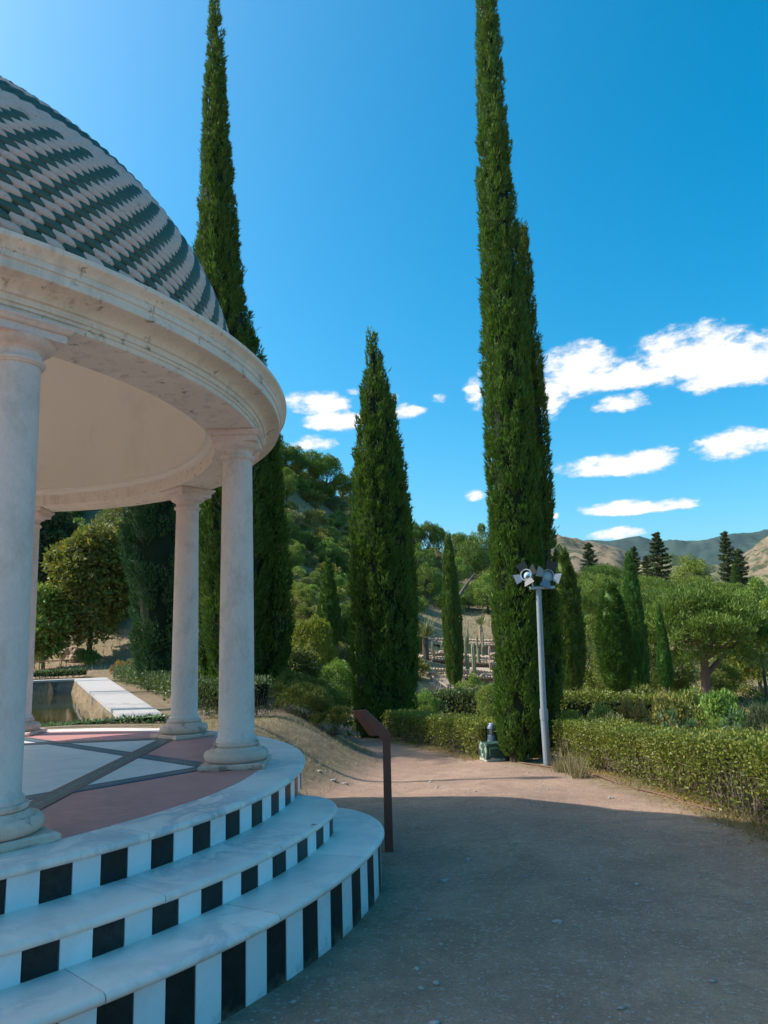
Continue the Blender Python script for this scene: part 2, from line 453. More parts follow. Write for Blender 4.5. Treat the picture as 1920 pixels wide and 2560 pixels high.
p = principled(t, out, (.8, .85, .85), .06); p.inputs['Transmission Weight'].default_value = .85; p.inputs['IOR'].default_value = 1.3
m, t, out = newmat('lens'); p = principled(t, out, (.34, .42, .43), .3, metal=.2)
m, t, out = newmat('mirror'); principled(t, out, (.55, .57, .6), .15, metal=1.0)
m, t, out = newmat('water'); co = geo_co(t, (1, .5, 1))
principled(t, out, (.035, .034, .012), .04, t.noise(5, 4, .55, co, .3), .10, .03, spec=.6)
m, t, out = newmat('box_green'); co = geo_co(t)
nn = t.noise(11, 5, .65, co, .6)
col = t.mix(t.ramp(nn, [(.50, (0,)), (.60, (1,))]), (.018, .058, .045), (.03, .085, .062))
tcb = t.n('ShaderNodeTexCoord'); sb = t.n('ShaderNodeSeparateXYZ'); t.l(tcb.outputs['Object'], sb.inputs[0])
wear = t.m('ADD', t.m('MULTIPLY', t.m('SUBTRACT', .09, sb.outputs[2]), 6), t.m('SUBTRACT', nn, .5))
col = t.mix(t.m('GREATER_THAN', wear, .3), col, (.50, .47, .38))
nw = t.noise(16, 4, .6, co, .5); side = t.m('LESS_THAN', sb.outputs[0], -.155)
col = t.mix(t.m('MULTIPLY', side, t.ramp(nw, [(.5, (0,)), (.58, (1,))])), col, (.36, .40, .30))
principled(t, out, col, .6)

# foliage
leafmat('cypress_leaf', (0.042, 0.088, 0.017), (0.127, 0.210, 0.036), (.20, .17, .07), .012, .28, .6, 1.6, .15)
leafmat('cypress_far', (0.044, 0.093, 0.021), (0.122, 0.208, 0.039), None, 0, .25, .6, .8, .35)
leafmat('cypress_clump', (0.036, 0.077, 0.035), (0.091, 0.175, 0.063), None, 0, .15, .6, .8, .2)
leafmat('cypress_core', (0.010, 0.016, 0.007), (0.022, 0.030, 0.011), None, 0, 0, .9, 2, .0)  # near-black tone puts the shade deep in the foliage into the colour
leafmat('hedge_leaf', (0.089, 0.114, 0.022), (0.244, 0.268, 0.049), (.30, .22, .06), .05, .3, .45, 3, .1)
leafmat('box_leaf', (0.058, 0.087, 0.032), (0.145, 0.196, 0.072), (.22, .2, .08), .03, .25, .5, 2, .1)
leafmat('autumn_leaf', (0.096, 0.120, 0.029), (0.248, 0.248, 0.058), (.33, .23, .05), .10, .3, .5, .8, .1)
leafmat('broad_leaf', (0.094, 0.147, 0.032), (0.249, 0.321, 0.065), (.26, .24, .06), .04, .3, .5, .6, .4)
leafmat('lime_leaf', (0.132, 0.165, 0.028), (0.286, 0.297, 0.044), None, .1, .35, .5, .6, .2)
leafmat('gold_leaf', (0.138, 0.138, 0.027), (0.288, 0.263, 0.056), (.30, .24, .05), .1, .28, .5, .6, .2)
leafmat('pine_leaf', (0.070, 0.115, 0.023), (0.223, 0.293, 0.046), None, .1, .2, .55, .5, .35)
leafmat('dark_conifer', (0.042, 0.064, 0.026), (0.108, 0.135, 0.047), None, .1, .15, .6, .5, .35)
leafmat('shrub_leaf', (0.129, 0.149, 0.038), (0.310, 0.312, 0.072), (.26, .22, .07), .08, .22, .6, .35, .55)
leafmat('olive_leaf', (0.141, 0.144, 0.059), (0.300, 0.279, 0.111), None, .1, .2, .6, .35, .5)
leafmat('juniper_leaf', (0.070, 0.100, 0.021), (0.200, 0.225, 0.039), (.20, .14, .06), .12, .2, .6, 1.2, .2)
leafmat('glossy_leaf', (0.065, 0.123, 0.051), (0.189, 0.290, 0.131), None, .1, .25, .35, 1.2, .25)
leafmat('dry_grass', (0.234, 0.180, 0.099), (0.396, 0.324, 0.189), (.20, .20, .08), .15, .25, .8, .6, .1)
leafmat('green_grass', (0.102, 0.123, 0.036), (0.246, 0.261, 0.087), (.34, .28, .14), .25, .25, .8, .6, .1)
leafmat('rust_leaf', (0.217, 0.123, 0.036), (0.392, 0.246, 0.072), (.20, .2, .07), .2, .25, .6, 1.2, .2)
leafmat('palm_leaf', (0.109, 0.138, 0.058), (0.275, 0.304, 0.145), (.30, .25, .13), .15, .2, .5, .8, .2)

# ------------------------------------------------------------------ terrain


def sstep(x, a, b):
    q = np.clip((x - a) / (b - a), 0, 1); return q * q * (3 - 2 * q)


rt = []
for x, y, D in ((-400, 870, 75), (0, 880, 75), (300, 905, 80), (480, 930, 84), (600, 985, 88), (700, 1060, 92), (760, 1105, 95), (820, 1150, 98), (900, 1195, 104),
                (1000, 1213, 110), (1080, 1225, 110), (1150, 1270, 112), (1220, 1330, 115), (1350, 1352, 125), (1659, 1352, 135), (2300, 1345, 140)):
    p = at(x, y, D); rt.append((p[0] / p[1], D, p[2]))
rt = np.array(rt)


def near_z(x, y):
    pz = np.interp(y, [-40, 0, 3, 5, 7, 9, 12, 16, 20, 30, 40, 60], [.3, .05, .03, 0, -.05, -.15, -.32, -.52, -.7, -1.0, -1.1, -1.2])
    foot = np.interp(y, [-5, 4, 5.5, 7, 8.6, 10, 12, 14, 17, 25, 40], [-30, -9, -3.4, -1.35, -.85, -.4, 0, -.15, -.6, -1.6, -2.5])
    T = np.interp(y, [0, 8, 10.5, 13, 34, 37.5, 38.8, 40.5, 45, 60], [.55, .60, .60, .46, .44, .48, .54, .88, 1.0, -.6])
    m_ = sstep(foot - x, 0, 1.95)
    z = pz * (1 - m_) + T * m_
    hx = np.interp(y, [-5, 5, 6.3, 8, 11, 12.5, 17, 25], [4.8, 4.0, 3.9, 3.6, 3.3, 2.6, .9, -.2])
    z = z - 1.3 * sstep(x - hx, .2, 8) * sstep(y, -4, 3)
    return z


def zt(x, y):
    x = np.asarray(x, float); y = np.asarray(y, float)
    tt = x / np.maximum(y, 1.0); D = np.interp(tt, rt[:, 0], rt[:, 1]); Z = np.interp(tt, rt[:, 0], rt[:, 2])
    n = near_z(x, np.minimum(y, 60)); y0 = np.interp(tt, [-.35, -.1, .1, .35], [44, 40, 34, 44])
    s_ = np.clip((y - y0) / (D - y0), 0, 1)
    rise = (Z + 1.0) * s_ ** 1.15 * (s_ > 0)
    bumps = (np.sin(x * .31 + 1.3) * np.sin(y * .23) * .35 + np.sin(x * .11 + y * .07) * .7) * np.clip(s_ * 4, 0, 1) * np.clip(Z / 14, .1, 1)
    z = n + rise + bumps
    z = z - np.clip(y - D, 0, 250) * np.interp(tt, [-.2, .1, .25], [.16, .12, .02])
    fine = (np.sin(x * 2.1 + y * 1.3) * np.sin(y * 1.7 - x * .9)) * .015 + np.sin(x * 5.2 + 1) * np.sin(y * 4.6) * .006
    return z + fine * np.clip((y - 4.5) / 3, .25, 1)


def ground_hit(x, y, tmin=4.0, tmax=260):
    r = ray(x, y); ts = np.geomspace(tmin, tmax, 1600)
    P = r[None] * ts[:, None]; dz = P[:, 2] + CAMZ - zt(P[:, 0], P[:, 1])
    i = int(np.argmax(dz < 0))
    if dz[i] >= 0: return None
    return np.array([P[i, 0], P[i, 1], float(zt(P[i, 0], P[i, 1]))])


POND_IN = [(-4.66, 12.97), (-15.1, 35.3), (-36.0, 31.4), (-23.0, 7.6)]


def inside(poly, x, y):
    r = np.zeros(np.shape(x), bool); n = len(poly); j = n - 1
    for i in range(n):
        xi, yi = poly[i]; xj, yj = poly[j]
        c = ((yi > y) != (yj > y)) & (x < (xj - xi) * (y - yi) / (yj - yi + 1e-12) + xi)
        r ^= c; j = i
    return r


def graded(segs):
    o = [segs[0][0]]
    for a, b, st in segs: o += list(np.linspace(a, b, max(2, int(round((b - a) / st)) + 1))[1:])
    return np.array(o)


gx = graded([(-900, -150, 50), (-150, -40, 6), (-40, -30, 1.0), (-30, -6, .3), (-6, 5.2, .13), (5.2, 20, .6), (20, 80, 2.5), (80, 200, 8), (200, 900, 50)])
gy = graded([(-60, -4, 4), (-4, 2, .5), (2, 18, .14), (18, 40, .35), (40, 150, 2.2), (150, 300, 10), (300, 700, 60)])
GX, GY = np.meshgrid(gx, gy)
GZ = zt(GX, GY)
pin = inside(POND_IN, GX, GY)
rg = np.hypot(GX + 4.343, GY - 5.901)
GZ = np.where(pin, -1.2, GZ); GZ = np.where(rg < 3.45, np.minimum(GZ, .3), GZ)
nx_, ny_ = len(gx), len(gy)
idx = np.arange(nx_ * ny_).reshape(ny_, nx_)
quads = np.stack([idx[:-1, :-1], idx[:-1, 1:], idx[1:, 1:], idx[1:, :-1]], -1).reshape(-1, 4)
ground = mk('ground', np.stack([GX.ravel(), GY.ravel(), GZ.ravel()], 1), quads, 'earth', smooth=True)
tag(ground, 'tan gravel path and dry earth of the garden terrace and hillside', None, None, 'structure')
footx = np.interp(GY, [-5, 4, 5.5, 7, 8.6, 10, 12, 14, 17, 25, 40], [-30, -9, -3.4, -1.35, -.85, -.4, 0, -.15, -.6, -1.6, -2.5])
hdx = np.interp(GY, [-5, 5, 6.3, 8, 11, 12.5, 17, 25], [3.4, 3.25, 3.05, 2.75, 2.35, 1.7, -.1, -.9])
pm = sstep(GX, footx - .7, footx - .1) * (1 - sstep(GX, hdx - .25, hdx + .12)) * (GY < 26)
pm = np.maximum(pm, (1 - sstep(np.abs(GY - 41 + (GX + 20) * .1), 2.2, 3.0)) * (GX < -16))
wm = sstep(GY, 34, 44) * (1 - ((GX < -14) & (GY < 44)))
for nm, arr in (('path', pm), ('wild', wm)):
    a_ = ground.data.attributes.new(nm, 'FLOAT', 'POINT'); a_.data.foreach_set('value', arr.ravel().astype(np.float32))

# ------------------------------------------------------------------ far mountains (real slopes with a crest)


def fbm(x, y, seed=0, oct=5):
    rs_ = np.random.default_rng(seed); o = np.zeros(np.shape(x)); a = 1.0; f = 1.0
    for i in range(oct):
        for k in range(3):
            th, ph = rs_.uniform(0, 6.28, 2); o += a * np.sin((x * math.cos(th) + y * math.sin(th)) * f + ph) / 3
        a *= .52; f *= 2.03
    return o


def mountain(name, crest, D, base_y, depth, mat, rough, seed, label):
    xs = np.linspace(crest[0][0], crest[-1][0], 190); ys = np.interp(xs, [c[0] for c in crest], [c[1] for c in crest])
    top = np.array([at(x, y, D) for x, y in zip(xs, ys)]); rows = 46; V = []
    for j in range(rows):
        s_ = j / (rows - 1) * 1.5
        dd = D - depth * (1 - min(s_, 1)) + (depth * (s_ - 1) if s_ > 1 else 0)
        hz = (top[:, 2] - base_y) * (s_ ** .9 if s_ <= 1 else 1 - (s_ - 1) * .9) + base_y
        P = np.stack([top[:, 0] * dd / D, np.full(len(xs), dd), hz], 1)
        env = min(1, s_ * 3) * (1 - .85 * math.exp(-((s_ - 1) / .06) ** 2))
        sc = depth / 9
        rid = np.abs(fbm(P[:, 0] / sc, P[:, 1] / sc * .6, seed, 6))
        P[:, 2] += (fbm(P[:, 0] / (sc * .8), P[:, 1] / (sc * .8), seed + 1) * .5 - rid * 1.0 + .15) * rough * env
        P[:, 2] += fbm(P[:, 0] / (sc * .2), P[:, 1] / (sc * .2), seed + 3, 4) * rough * .10
        V.append(P)
    V = np.concatenate(V); n = len(xs); I = np.arange(n * rows).reshape(rows, n)
    q = np.stack([I[:-1, :-1], I[:-1, 1:], I[1:, 1:], I[1:, :-1]], -1).reshape(-1, 4)
    return tag(mk(name, V, q, mat, smooth=True), label, None, None, 'structure')


def hillmat(name, soil1, soil2, green, thr, scale, dots=.04):
    m, t, out = newmat(name); co = geo_co(t)
    a = t.noise(scale, 8, .65, co, .4); b = t.noise(scale * 4, 6, .7, co); c_ = t.noise(dots, 5, .75, co)
    col = t.mix(t.ramp(b, [(.35, (0,)), (.65, (1,))]), soil1, soil2)
    col = t.mix(t.ramp(a, [(thr, (0,)), (thr + .06, (1,))]), col, green)
    col = t.mix(t.ramp(c_, [(.52, (0,)), (.58, (1,))]), col, tuple(q * .8 for q in green))
    principled(t, out, col, .95, b, .6, 6.0, spec=.1); return m


hillmat('hill_brown', (.27, .195, .125), (.18, .135, .085), (.08, .085, .042), .52, .007, .035)
hillmat('hill_green', (.22, .19, .10), (.17, .16, .08), (.075, .095, .035), .47, .012, .08)
hillmat('hill_far', (.075, .10, .075), (.055, .08, .065), (.045, .07, .06), .45, .003, .02)  # bluish tint of distant air put into the slope colour
mountain('mountain', [(600, 1250), (900, 1230), (1100, 1190), (1190, 1172), (1215, 1168), (1260, 1170), (1330, 1182), (1400, 1208), (1480, 1230), (1600, 1260), (1750, 1270)], 1250, -4, 700, 'hill_brown', 36, 3,
         'dry brown mountain ridge with scattered scrub')
mountain('mountain', [(1250, 1290), (1330, 1245), (1400, 1205), (1450, 1190), (1500, 1200), (1580, 1225), (1640, 1230), (1700, 1215), (1900, 1200)], 800, -4, 380, 'hill_green', 24, 9,
         'terraced olive-green hill in the valley')
mountain('mountain', [(1520, 1270), (1570, 1225), (1620, 1180), (1659, 1155), (1720, 1120), (1850, 1080), (2000, 1100)], 950, -4, 420, 'hill_brown', 22, 15,
         'bare tan slope rising at the edge of the valley')
mountain('mountain', [(900, 1200), (1150, 1175), (1230, 1170), (1300, 1165), (1340, 1160), (1380, 1156), (1420, 1168), (1480, 1168), (1540, 1160), (1600, 1150), (1659, 1143), (1750, 1125), (1900, 1120)], 2900, -4, 1200, 'hill_far', 55, 21,
         'blue-green wooded range along the horizon')

# ------------------------------------------------------------------ gazebo
S = 0.86
GC = Vector((-4.343, 5.901, 0))
U = lambda z: (z + 1.88) * S
rad = math.radians
gaz = thing('gazebo', 'round domed marble gazebo with eight columns, striped steps and green and cream tiles', 'gazebo', GC)
T0 = 3.06

# --- stepped platform
step = [dict(R=4.229, zt=-1.065, zb=-1.115, zr=-1.286, th0=None, pitch=2.373, anchor=-43.4, first='w'),
        dict(R=4.65, zt=-1.285, zb=-1.335, zr=-1.478, ths=-10.5, the=-1.6, pitch=2.115, anchor=-44.2, first='d'),
        dict(R=5.03, zt=-1.475, zb=-1.525, zr=-2.05, ths=-11.0, the=4.5, pitch=1.985, anchor=-44.0, first='w')]


def Ro(i, th):
    s_ = step[i]
    if i == 0 or th <= s_['ths']: return s_['R']
    u = min(1.0, (th - s_['ths']) / (s_['the'] - s_['ths']))
    return 4.2 + (s_['R'] - 4.2) * math.sqrt(max(0, 1 - u * u))


def cyl(r, th, z): return (r * S * math.cos(rad(th)), r * S * math.sin(rad(th)), U(z))


core = MB()
core.lathe([(0, U(-2.05)), (4.17 * S, U(-2.05)), (4.17 * S, U(-1.116)), (0, U(-1.116))], 120)
for i in (1, 2):
    ths = list(np.linspace(-128, step[i]['ths'], 50)) + [step[i]['ths'] + (step[i]['the'] - step[i]['ths']) * math.sin(q) for q in np.linspace(0.05, math.pi / 2, 16)]
    V = []; Fc = []
    for th in ths:
        r = max(4.1, Ro(i, th) - .052)
        V += [cyl(4.0, th, -2.05), cyl(r, th, -2.05), cyl(r, th, step[i]['zb'] - .001), cyl(4.0, th, step[i]['zb'] - .001)]
    for k in range(len(ths) - 1):
        for j in range(4):
            j2 = (j + 1) % 4; Fc.append([k * 4 + j, k * 4 + j2, k * 4 + 4 + j2, k * 4 + 4 + j])
    core.add(V, Fc + [[3, 2, 1, 0], [len(V) - 4, len(V) - 3, len(V) - 2, len(V) - 1]])
core.build('platform', 'mortar', gaz)

# --- slabs with a rounded nosing, laid in segments
joints = {0: [-45.2 - 12.86 * k for k in range(7)][::-1] + [-32.3, -20.3, -7.4, 5.4, 18.3, 31, 44, 57, 70, 83, 96, 109, 122, 135],
          1: [-118, -107, -98.8, -86, -73.4, -60.7, -47.9, -35.1, -22.4, -1.62], 2: [-118, -105, -92.3, -79.7, -67, -54.4, -41.8, -29.25, -16.0, 4.48]}
for i, s_ in enumerate(step):
    js = joints[i]
    for a0, a1 in zip(js[:-1], js[1:]):
        gap = .035
        end = i > 0 and a1 == js[-1]
        if end:
            ths = list(np.linspace(a0 + gap, s_['ths'], 10)) + [s_['ths'] + (s_['the'] - s_['ths'] - .04) * math.sin(q) for q in np.linspace(.06, math.pi / 2, 20)]
        else: ths = list(np.linspace(a0 + gap, a1 - gap, 15))
        rin = {0: 3.846, 1: 4.19, 2: 4.19}[i]
        hmid = (s_['zt'] + s_['zb']) / 2; hr = (s_['zt'] - s_['zb']) / 2
        dz = random.Random(i * 91 + int(a0 * 10)).uniform(-.0015, .0015)
        V = []; Fc = []; np_ = 0
        for th in ths:
            R_ = Ro(i, th); ri = min(rin, R_ - .09)
            prof = [(ri, s_['zt']), (R_ - hr * 1.4, s_['zt'])] + [(R_ - hr + hr * math.cos(q), hmid + hr * math.sin(q)) for q in np.linspace(1.15, -1.45, 7)] + [(R_ - hr * 1.4, s_['zb']), (ri, s_['zb'])]
            np_ = len(prof); V += [cyl(r, th, z + dz) for r, z in prof]
        for k in range(len(ths) - 1):
            for j in range(np_): Fc.append([k * np_ + j, (k + 1) * np_ + j, (k + 1) * np_ + (j + 1) % np_, k * np_ + (j + 1) % np_])
        Fc += [list(range(np_)), [len(V) - 1 - q for q in range(np_)]]
        smooth_angle(mk('step_slab', V, Fc, 'white_marble', gaz), 40)

# --- riser tiles, black and white, one by one
for i, s_ in enumerate(step):
    if i == 0: line = [(4.194, th) for th in np.arange(-120, 40, .25)]
    else:
        line = [(Ro(i, th) - .036, th) for th in np.arange(-120, s_['ths'], .25)]
        line += [(Ro(i, q) - .036, q) for q in [s_['ths'] + (s_['the'] - s_['ths']) * math.sin(v) for v in np.linspace(0, math.pi / 2 * .97, 60)]]
    P = np.array([[r * math.cos(rad(th)), r * math.sin(rad(th))] for r, th in line])
    L = np.concatenate([[0], np.cumsum(np.hypot(*np.diff(P, axis=0).T))])
    pl = rad(s_['pitch']) * (s_['R'] - .036); a_i = np.argmin([abs(th - s_['anchor']) for _, th in line]); l0 = L[a_i]
    k0 = -int(l0 / pl); k1 = int((L[-1] - l0) / pl) + 1
    for k in range(k0, k1):
        la, lb = l0 + k * pl + .0032, min(l0 + (k + 1) * pl - .0032, L[-1])
        if lb - la < .03: continue
        dark = (k % 2 == 0) == (s_['first'] == 'd')
        q = np.linspace(la, lb, 4); X = np.interp(q, L, P[:, 0]); Y = np.interp(q, L, P[:, 1])
        dx, dy = np.gradient(X), np.gradient(Y); nl = np.hypot(dx, dy); nx2, ny2 = dy / nl, -dx / nl
        rr = random.Random(i * 1000 + k); pr = rr.uniform(-.0012, .0012)
        zb_, zt_ = s_['zr'] + .001, s_['zb'] + .004
        V = []
        for m_ in range(4):
            for off, z in ((pr, zb_), (pr, zt_), (-.018, zt_), (-.018, zb_)):
                V.append(((X[m_] + nx2[m_] * off) * S, (Y[m_] + ny2[m_] * off) * S, U(z)))
        Fc = [[a * 4 + j, a * 4 + 4 + j, a * 4 + 4 + (j + 1) % 4, a * 4 + (j + 1) % 4] for a in range(3) for j in range(4)] + [[0, 1, 2, 3], [15, 14, 13, 12]]
        mk('riser_tile', V, Fc, 'tile_dark' if dark else 'tile_white', gaz)

# --- floor: rose marble field, white eight-pointed star, mosaic bands
fz = U(-1.0655)
fl = MB().lathe([(0, fz - .03), (3.843 * S, fz - .03), (3.843 * S, fz), (0, fz)], 96).build('floor', 'pink_marble', gaz)
RS = 3.36 * S
star = []
for k in range(8):
    a = rad(T0 + 45 * k); star.append((RS * math.cos(a), RS * math.sin(a)))
    a = rad(T0 + 45 * k + 22.5); ri = RS * math.cos(rad(45)) / math.cos(rad(22.5)); star.append((ri * math.cos(a), ri * math.sin(a)))
MB().poly(star, fz - .02, fz + .003).build('star_inlay', 'white_floor', gaz)
mosaic('mosaic_blue', (.035, .075, .13), (.26, .28, .20), (.07, .13, .16), .2 * S)
mosaic('mosaic_brown', (.17, .085, .07), (.30, .32, .24), (.07, .11, .11), .2 * S)
for sq in (0, 1):
    for k in range(4):
        a0 = rad(T0 + 45 * sq + 90 * k); a1 = a0 + math.pi / 2
        p0 = Vector((RS * math.cos(a0), RS * math.sin(a0), 0)); p1 = Vector((RS * math.cos(a1), RS * math.sin(a1), 0))
        Lb = (p1 - p0).length; hw = .098 * S; h = .004 + .0025 * sq + .0005 * k
        b = MB().add([(-Lb / 2 + hw, -hw, 0), (Lb / 2 - hw, -hw, 0), (Lb / 2 + hw * .3, hw, 0), (-Lb / 2 - hw * .3, hw, 0)] +
                     [(-Lb / 2 + hw, -hw, h), (Lb / 2 - hw, -hw, h), (Lb / 2 + hw * .3, hw, h), (-Lb / 2 - hw * .3, hw, h)],
                     [(3, 2, 1, 0), (4, 5, 6, 7), (0, 1, 5, 4), (1, 2, 6, 5), (2, 3, 7, 6), (3, 0, 4, 7)])
        o = b.build('mosaic_band', 'mosaic_brown' if sq else 'mosaic_blue', gaz)
        mid = (p0 + p1) / 2; o.location = (mid.x, mid.y, fz); o.rotation_euler[2] = math.atan2((p0 - p1).y, (p0 - p1).x)

# --- columns
RK = 3.592


def shaft_mesh():
    prof = [(.19, -.842), (.19, -.815), (.172, -.80)]
    for q in np.linspace(0, 1, 9): prof.append((.168 - .022 * q ** 1.5, -.79 + q * (1.862 + .79)))
    prof += [(.150, 1.868)]
    return MB().lathe([(r * S, U(z)) for r, z in prof], 40)


def base_mesh():
    prof = [(.0, -1.012)] + [(.258 + .042 * math.cos(q), -.962 + .05 * math.sin(q)) for q in np.linspace(-1.5, 1.5, 9)]
    prof += [(.245, -.912), (.235, -.905), (.222, -.89), (.215, -.882)] + [(.198 + .018 * math.cos(q), -.862 + .02 * math.sin(q)) for q in np.linspace(-1.4, 1.5, 6)] + [(.0, -.842)]
    return MB().lathe([(r * S, U(z)) for r, z in prof], 40)


def cap_mesh():
    prof = [(.0, 1.866), (.158, 1.866)] + [(.158 + .017 * math.cos(q), 1.892 + .018 * math.sin(q)) for q in np.linspace(-1.4, 1.4, 6)]
    prof += [(.150, 1.914), (.149, 1.955), (.160, 1.965), (.166, 1.972), (.178, 1.976), (.205, 1.99), (.226, 2.012), (.232, 2.03), (0, 2.03)]
    return MB().lathe([(r * S, U(z)) for r, z in prof], 40)


def rough_box(mb, half, z0, z1, seed, chip=.010, flare=0.0):
    rr = random.Random(seed); n = 7; V = []; Fc = []
    ring = []
    for sd in range(4):
        for k in range(n):
            u = -1 + 2 * k / n; p = {0: (u, -1), 1: (1, u), 2: (-u, 1), 3: (-1, -u)}[sd]; ring.append(p)
    zs = [z0, z0 + (z1 - z0) * .3, z0 + (z1 - z0) * .75, z1]
    for j, z in enumerate(zs):
        for p in ring:
            e = half * (1 + flare * j / 3) - (chip * .8 if j in (0, 3) else 0) - abs(rr.gauss(0, chip * .5))
            V.append((p[0] * e, p[1] * e, z))
    m_ = len(ring)
    for j in range(3):
        for k in range(m_): Fc.append([j * m_ + k, j * m_ + (k + 1) % m_, (j + 1) * m_ + (k + 1) % m_, (j + 1) * m_ + k])
    Fc += [list(range(m_ - 1, -1, -1)), list(range(3 * m_, 4 * m_))]
    mb.add(V, Fc); return mb


proto = {}
for k in range(8):
    a = rad(T0 + 45 * k); loc = (RK * S * math.cos(a), RK * S * math.sin(a), 0)
    if k == 0:
        sh = smooth_angle(shaft_mesh().build('column', 'column_stone', gaz), 30); sh.location = loc
        kids = [smooth_angle(base_mesh().build('base_moulding', 'base_stone', sh), 30), smooth_angle(cap_mesh().build('capital', 'column_stone', sh), 30)]
        pl = rough_box(MB(), .30 * S, U(-1.0665), U(-1.012), 5, .012).build('plinth', 'base_stone', sh)
        ab = rough_box(MB(), .226 * S, U(2.03), U(2.085), 6, .003)
        rough_box(ab, .236 * S, U(2.085), U(2.112), 7, .002, .12)
        ab = rough_box(ab, .268 * S, U(2.112), U(2.139), 8, .006).build('abacus', 'column_stone', sh)
        proto = dict(sh=sh.data, kids=[(o.name.split('.')[0], o.data) for o in kids + [pl, ab]]); sh.rotation_euler[2] = a
    else:
        sh = inst('column', proto['sh'], gaz, loc, (0, 0, a + (math.pi / 2) * (k % 4)))
        for nm, me in proto['kids']: inst(nm, me, sh)

# --- entablature ring, cornice, ceiling


def ring(name, prof, mat, n=160):
    return smooth_angle(MB().lathe([(r * S, U(z)) for r, z in prof], n).build(name, mat, gaz), 28)


ring('architrave', [(3.30, 2.29), (3.30, 2.145), (3.305, 2.14), (3.795, 2.14), (3.80, 2.145), (3.80, 2.178), (3.812, 2.182), (3.812, 2.205), (3.826, 2.21), (3.826, 2.25), (3.836, 2.255)], 'entablature_stone')
cove = [(3.83, 2.252)] + [(3.845 + .145 * (1 - math.cos(q)), 2.258 + .07 * math.sin(q)) for q in np.linspace(0, math.pi / 2, 9)]
ring('cornice', cove + [(4.0, 2.33), (4.004, 2.334), (4.004, 2.395), (4.016, 2.40), (4.016, 2.44), (4.024, 2.446), (4.03, 2.46), (4.042, 2.475), (4.06, 2.487), (4.075, 2.50), (4.078, 2.53), (4.07, 2.538), (3.5, 2.60)], 'entablature_stone')
ceil = [(3.30, 2.289)] + [(3.30 - .06 * math.sin(q), 2.29 + .06 * (1 - math.cos(q))) for q in np.linspace(.2, math.pi / 2, 5)] + [(3.21, 2.352), (3.21, 2.38)]
ceil += [(3.2 * math.cos(q), 2.382 + 2.3 * math.sin(q)) for q in np.linspace(.0, math.pi / 2 - .001, 22)]
ring('ceiling', ceil, 'ceiling_plaster')

# --- dome and its tiles
DR, DZ, DH, DE = 3.534, 2.60, 2.99, 0.9225
tq = np.linspace(0, math.pi / 2 - .002, 400)
dr, dz_ = DR * np.cos(tq) ** DE, DZ + DH * np.sin(tq)
ds = np.concatenate([[0], np.cumsum(np.hypot(np.diff(dr), np.diff(dz_)))])
ring('dome', [(r - .06, z) for r, z in zip(dr[::8], dz_[::8])] + [(0.0, DZ + DH)], 'dome_mortar', 120)


def tile_proto():
    """one lapped scale tile: x across, y down the slope towards the tip, z outward; width 1, length 1"""
    V = []; us = np.linspace(-1, 1, 5); vs = [0, .35, .6, .8, .93, 1.0]
    for v in vs:
        hw = .42 + .04 * v / .5 if v < .5 else .46 * max(0.0, 1 - ((v - .5) / .5) ** 2.4) ** .46 + .015
        for u in us: V.append((u * hw, v, .40 * v + .75 * (1 - abs(u) ** 1.8) * (1 - .6 * max(0, (v - .55) / .45) ** 2)))
    n = 5; Fc = [[j * n + k, (j + 1) * n + k, (j + 1) * n + k + 1, j * n + k + 1] for j in range(5) for k in range(4)]
    edge = [j * n for j in range(6)] + [5 * n + k for k in range(1, 5)] + [j * n + 4 for j in range(4, -1, -1)]
    b = len(V)
    for e in edge: V.append((V[e][0] * .94, V[e][1] - (.03 if V[e][1] > .9 else 0), V[e][2] - .6))
    for k in range(len(edge) - 1): Fc.append([edge[k], b + k, b + k + 1, edge[k + 1]])
    return np.array(V), Fc


TV, TF = tile_proto()
tile_me = {}
for nm in ('dome_cream', 'dome_green'):
    o = mk('roof_tile', TV, TF, nm, None, True); tile_me[nm] = o.data; bpy.data.objects.remove(o)
rows = []
NT_ = 144; PITCHD = 360 / NT_; ROW = .0775
j = 0
trng = np.random.default_rng(3)
tiles = []
while True:
    s_tip = .022 + ROW * j
    if s_tip > ds[-1] - .35: break
    rt_, zt_ = np.interp(s_tip, ds, dr), np.interp(s_tip, ds, dz_)
    s_top = s_tip + .060 * rt_ / DR
    ru, zu = np.interp(s_top, ds, dr), np.interp(s_top, ds, dz_)
    jj = j - 4
    for i in range(NT_):
        th = -40.5 + PITCHD * (i + .5 * (jj % 2))
        d1 = (th + 40.5) / PITCHD - jj / 2.0
        if jj <= 15: cream = (round(d1) % 2 == 0)
        else: cream = jj <= 19 or 24 <= jj <= 26 or 31 <= jj <= 33 or jj >= 38
        tiles.append((th, rt_, zt_, ru, zu, cream, j))
    j += 1
mats4 = []; info = []
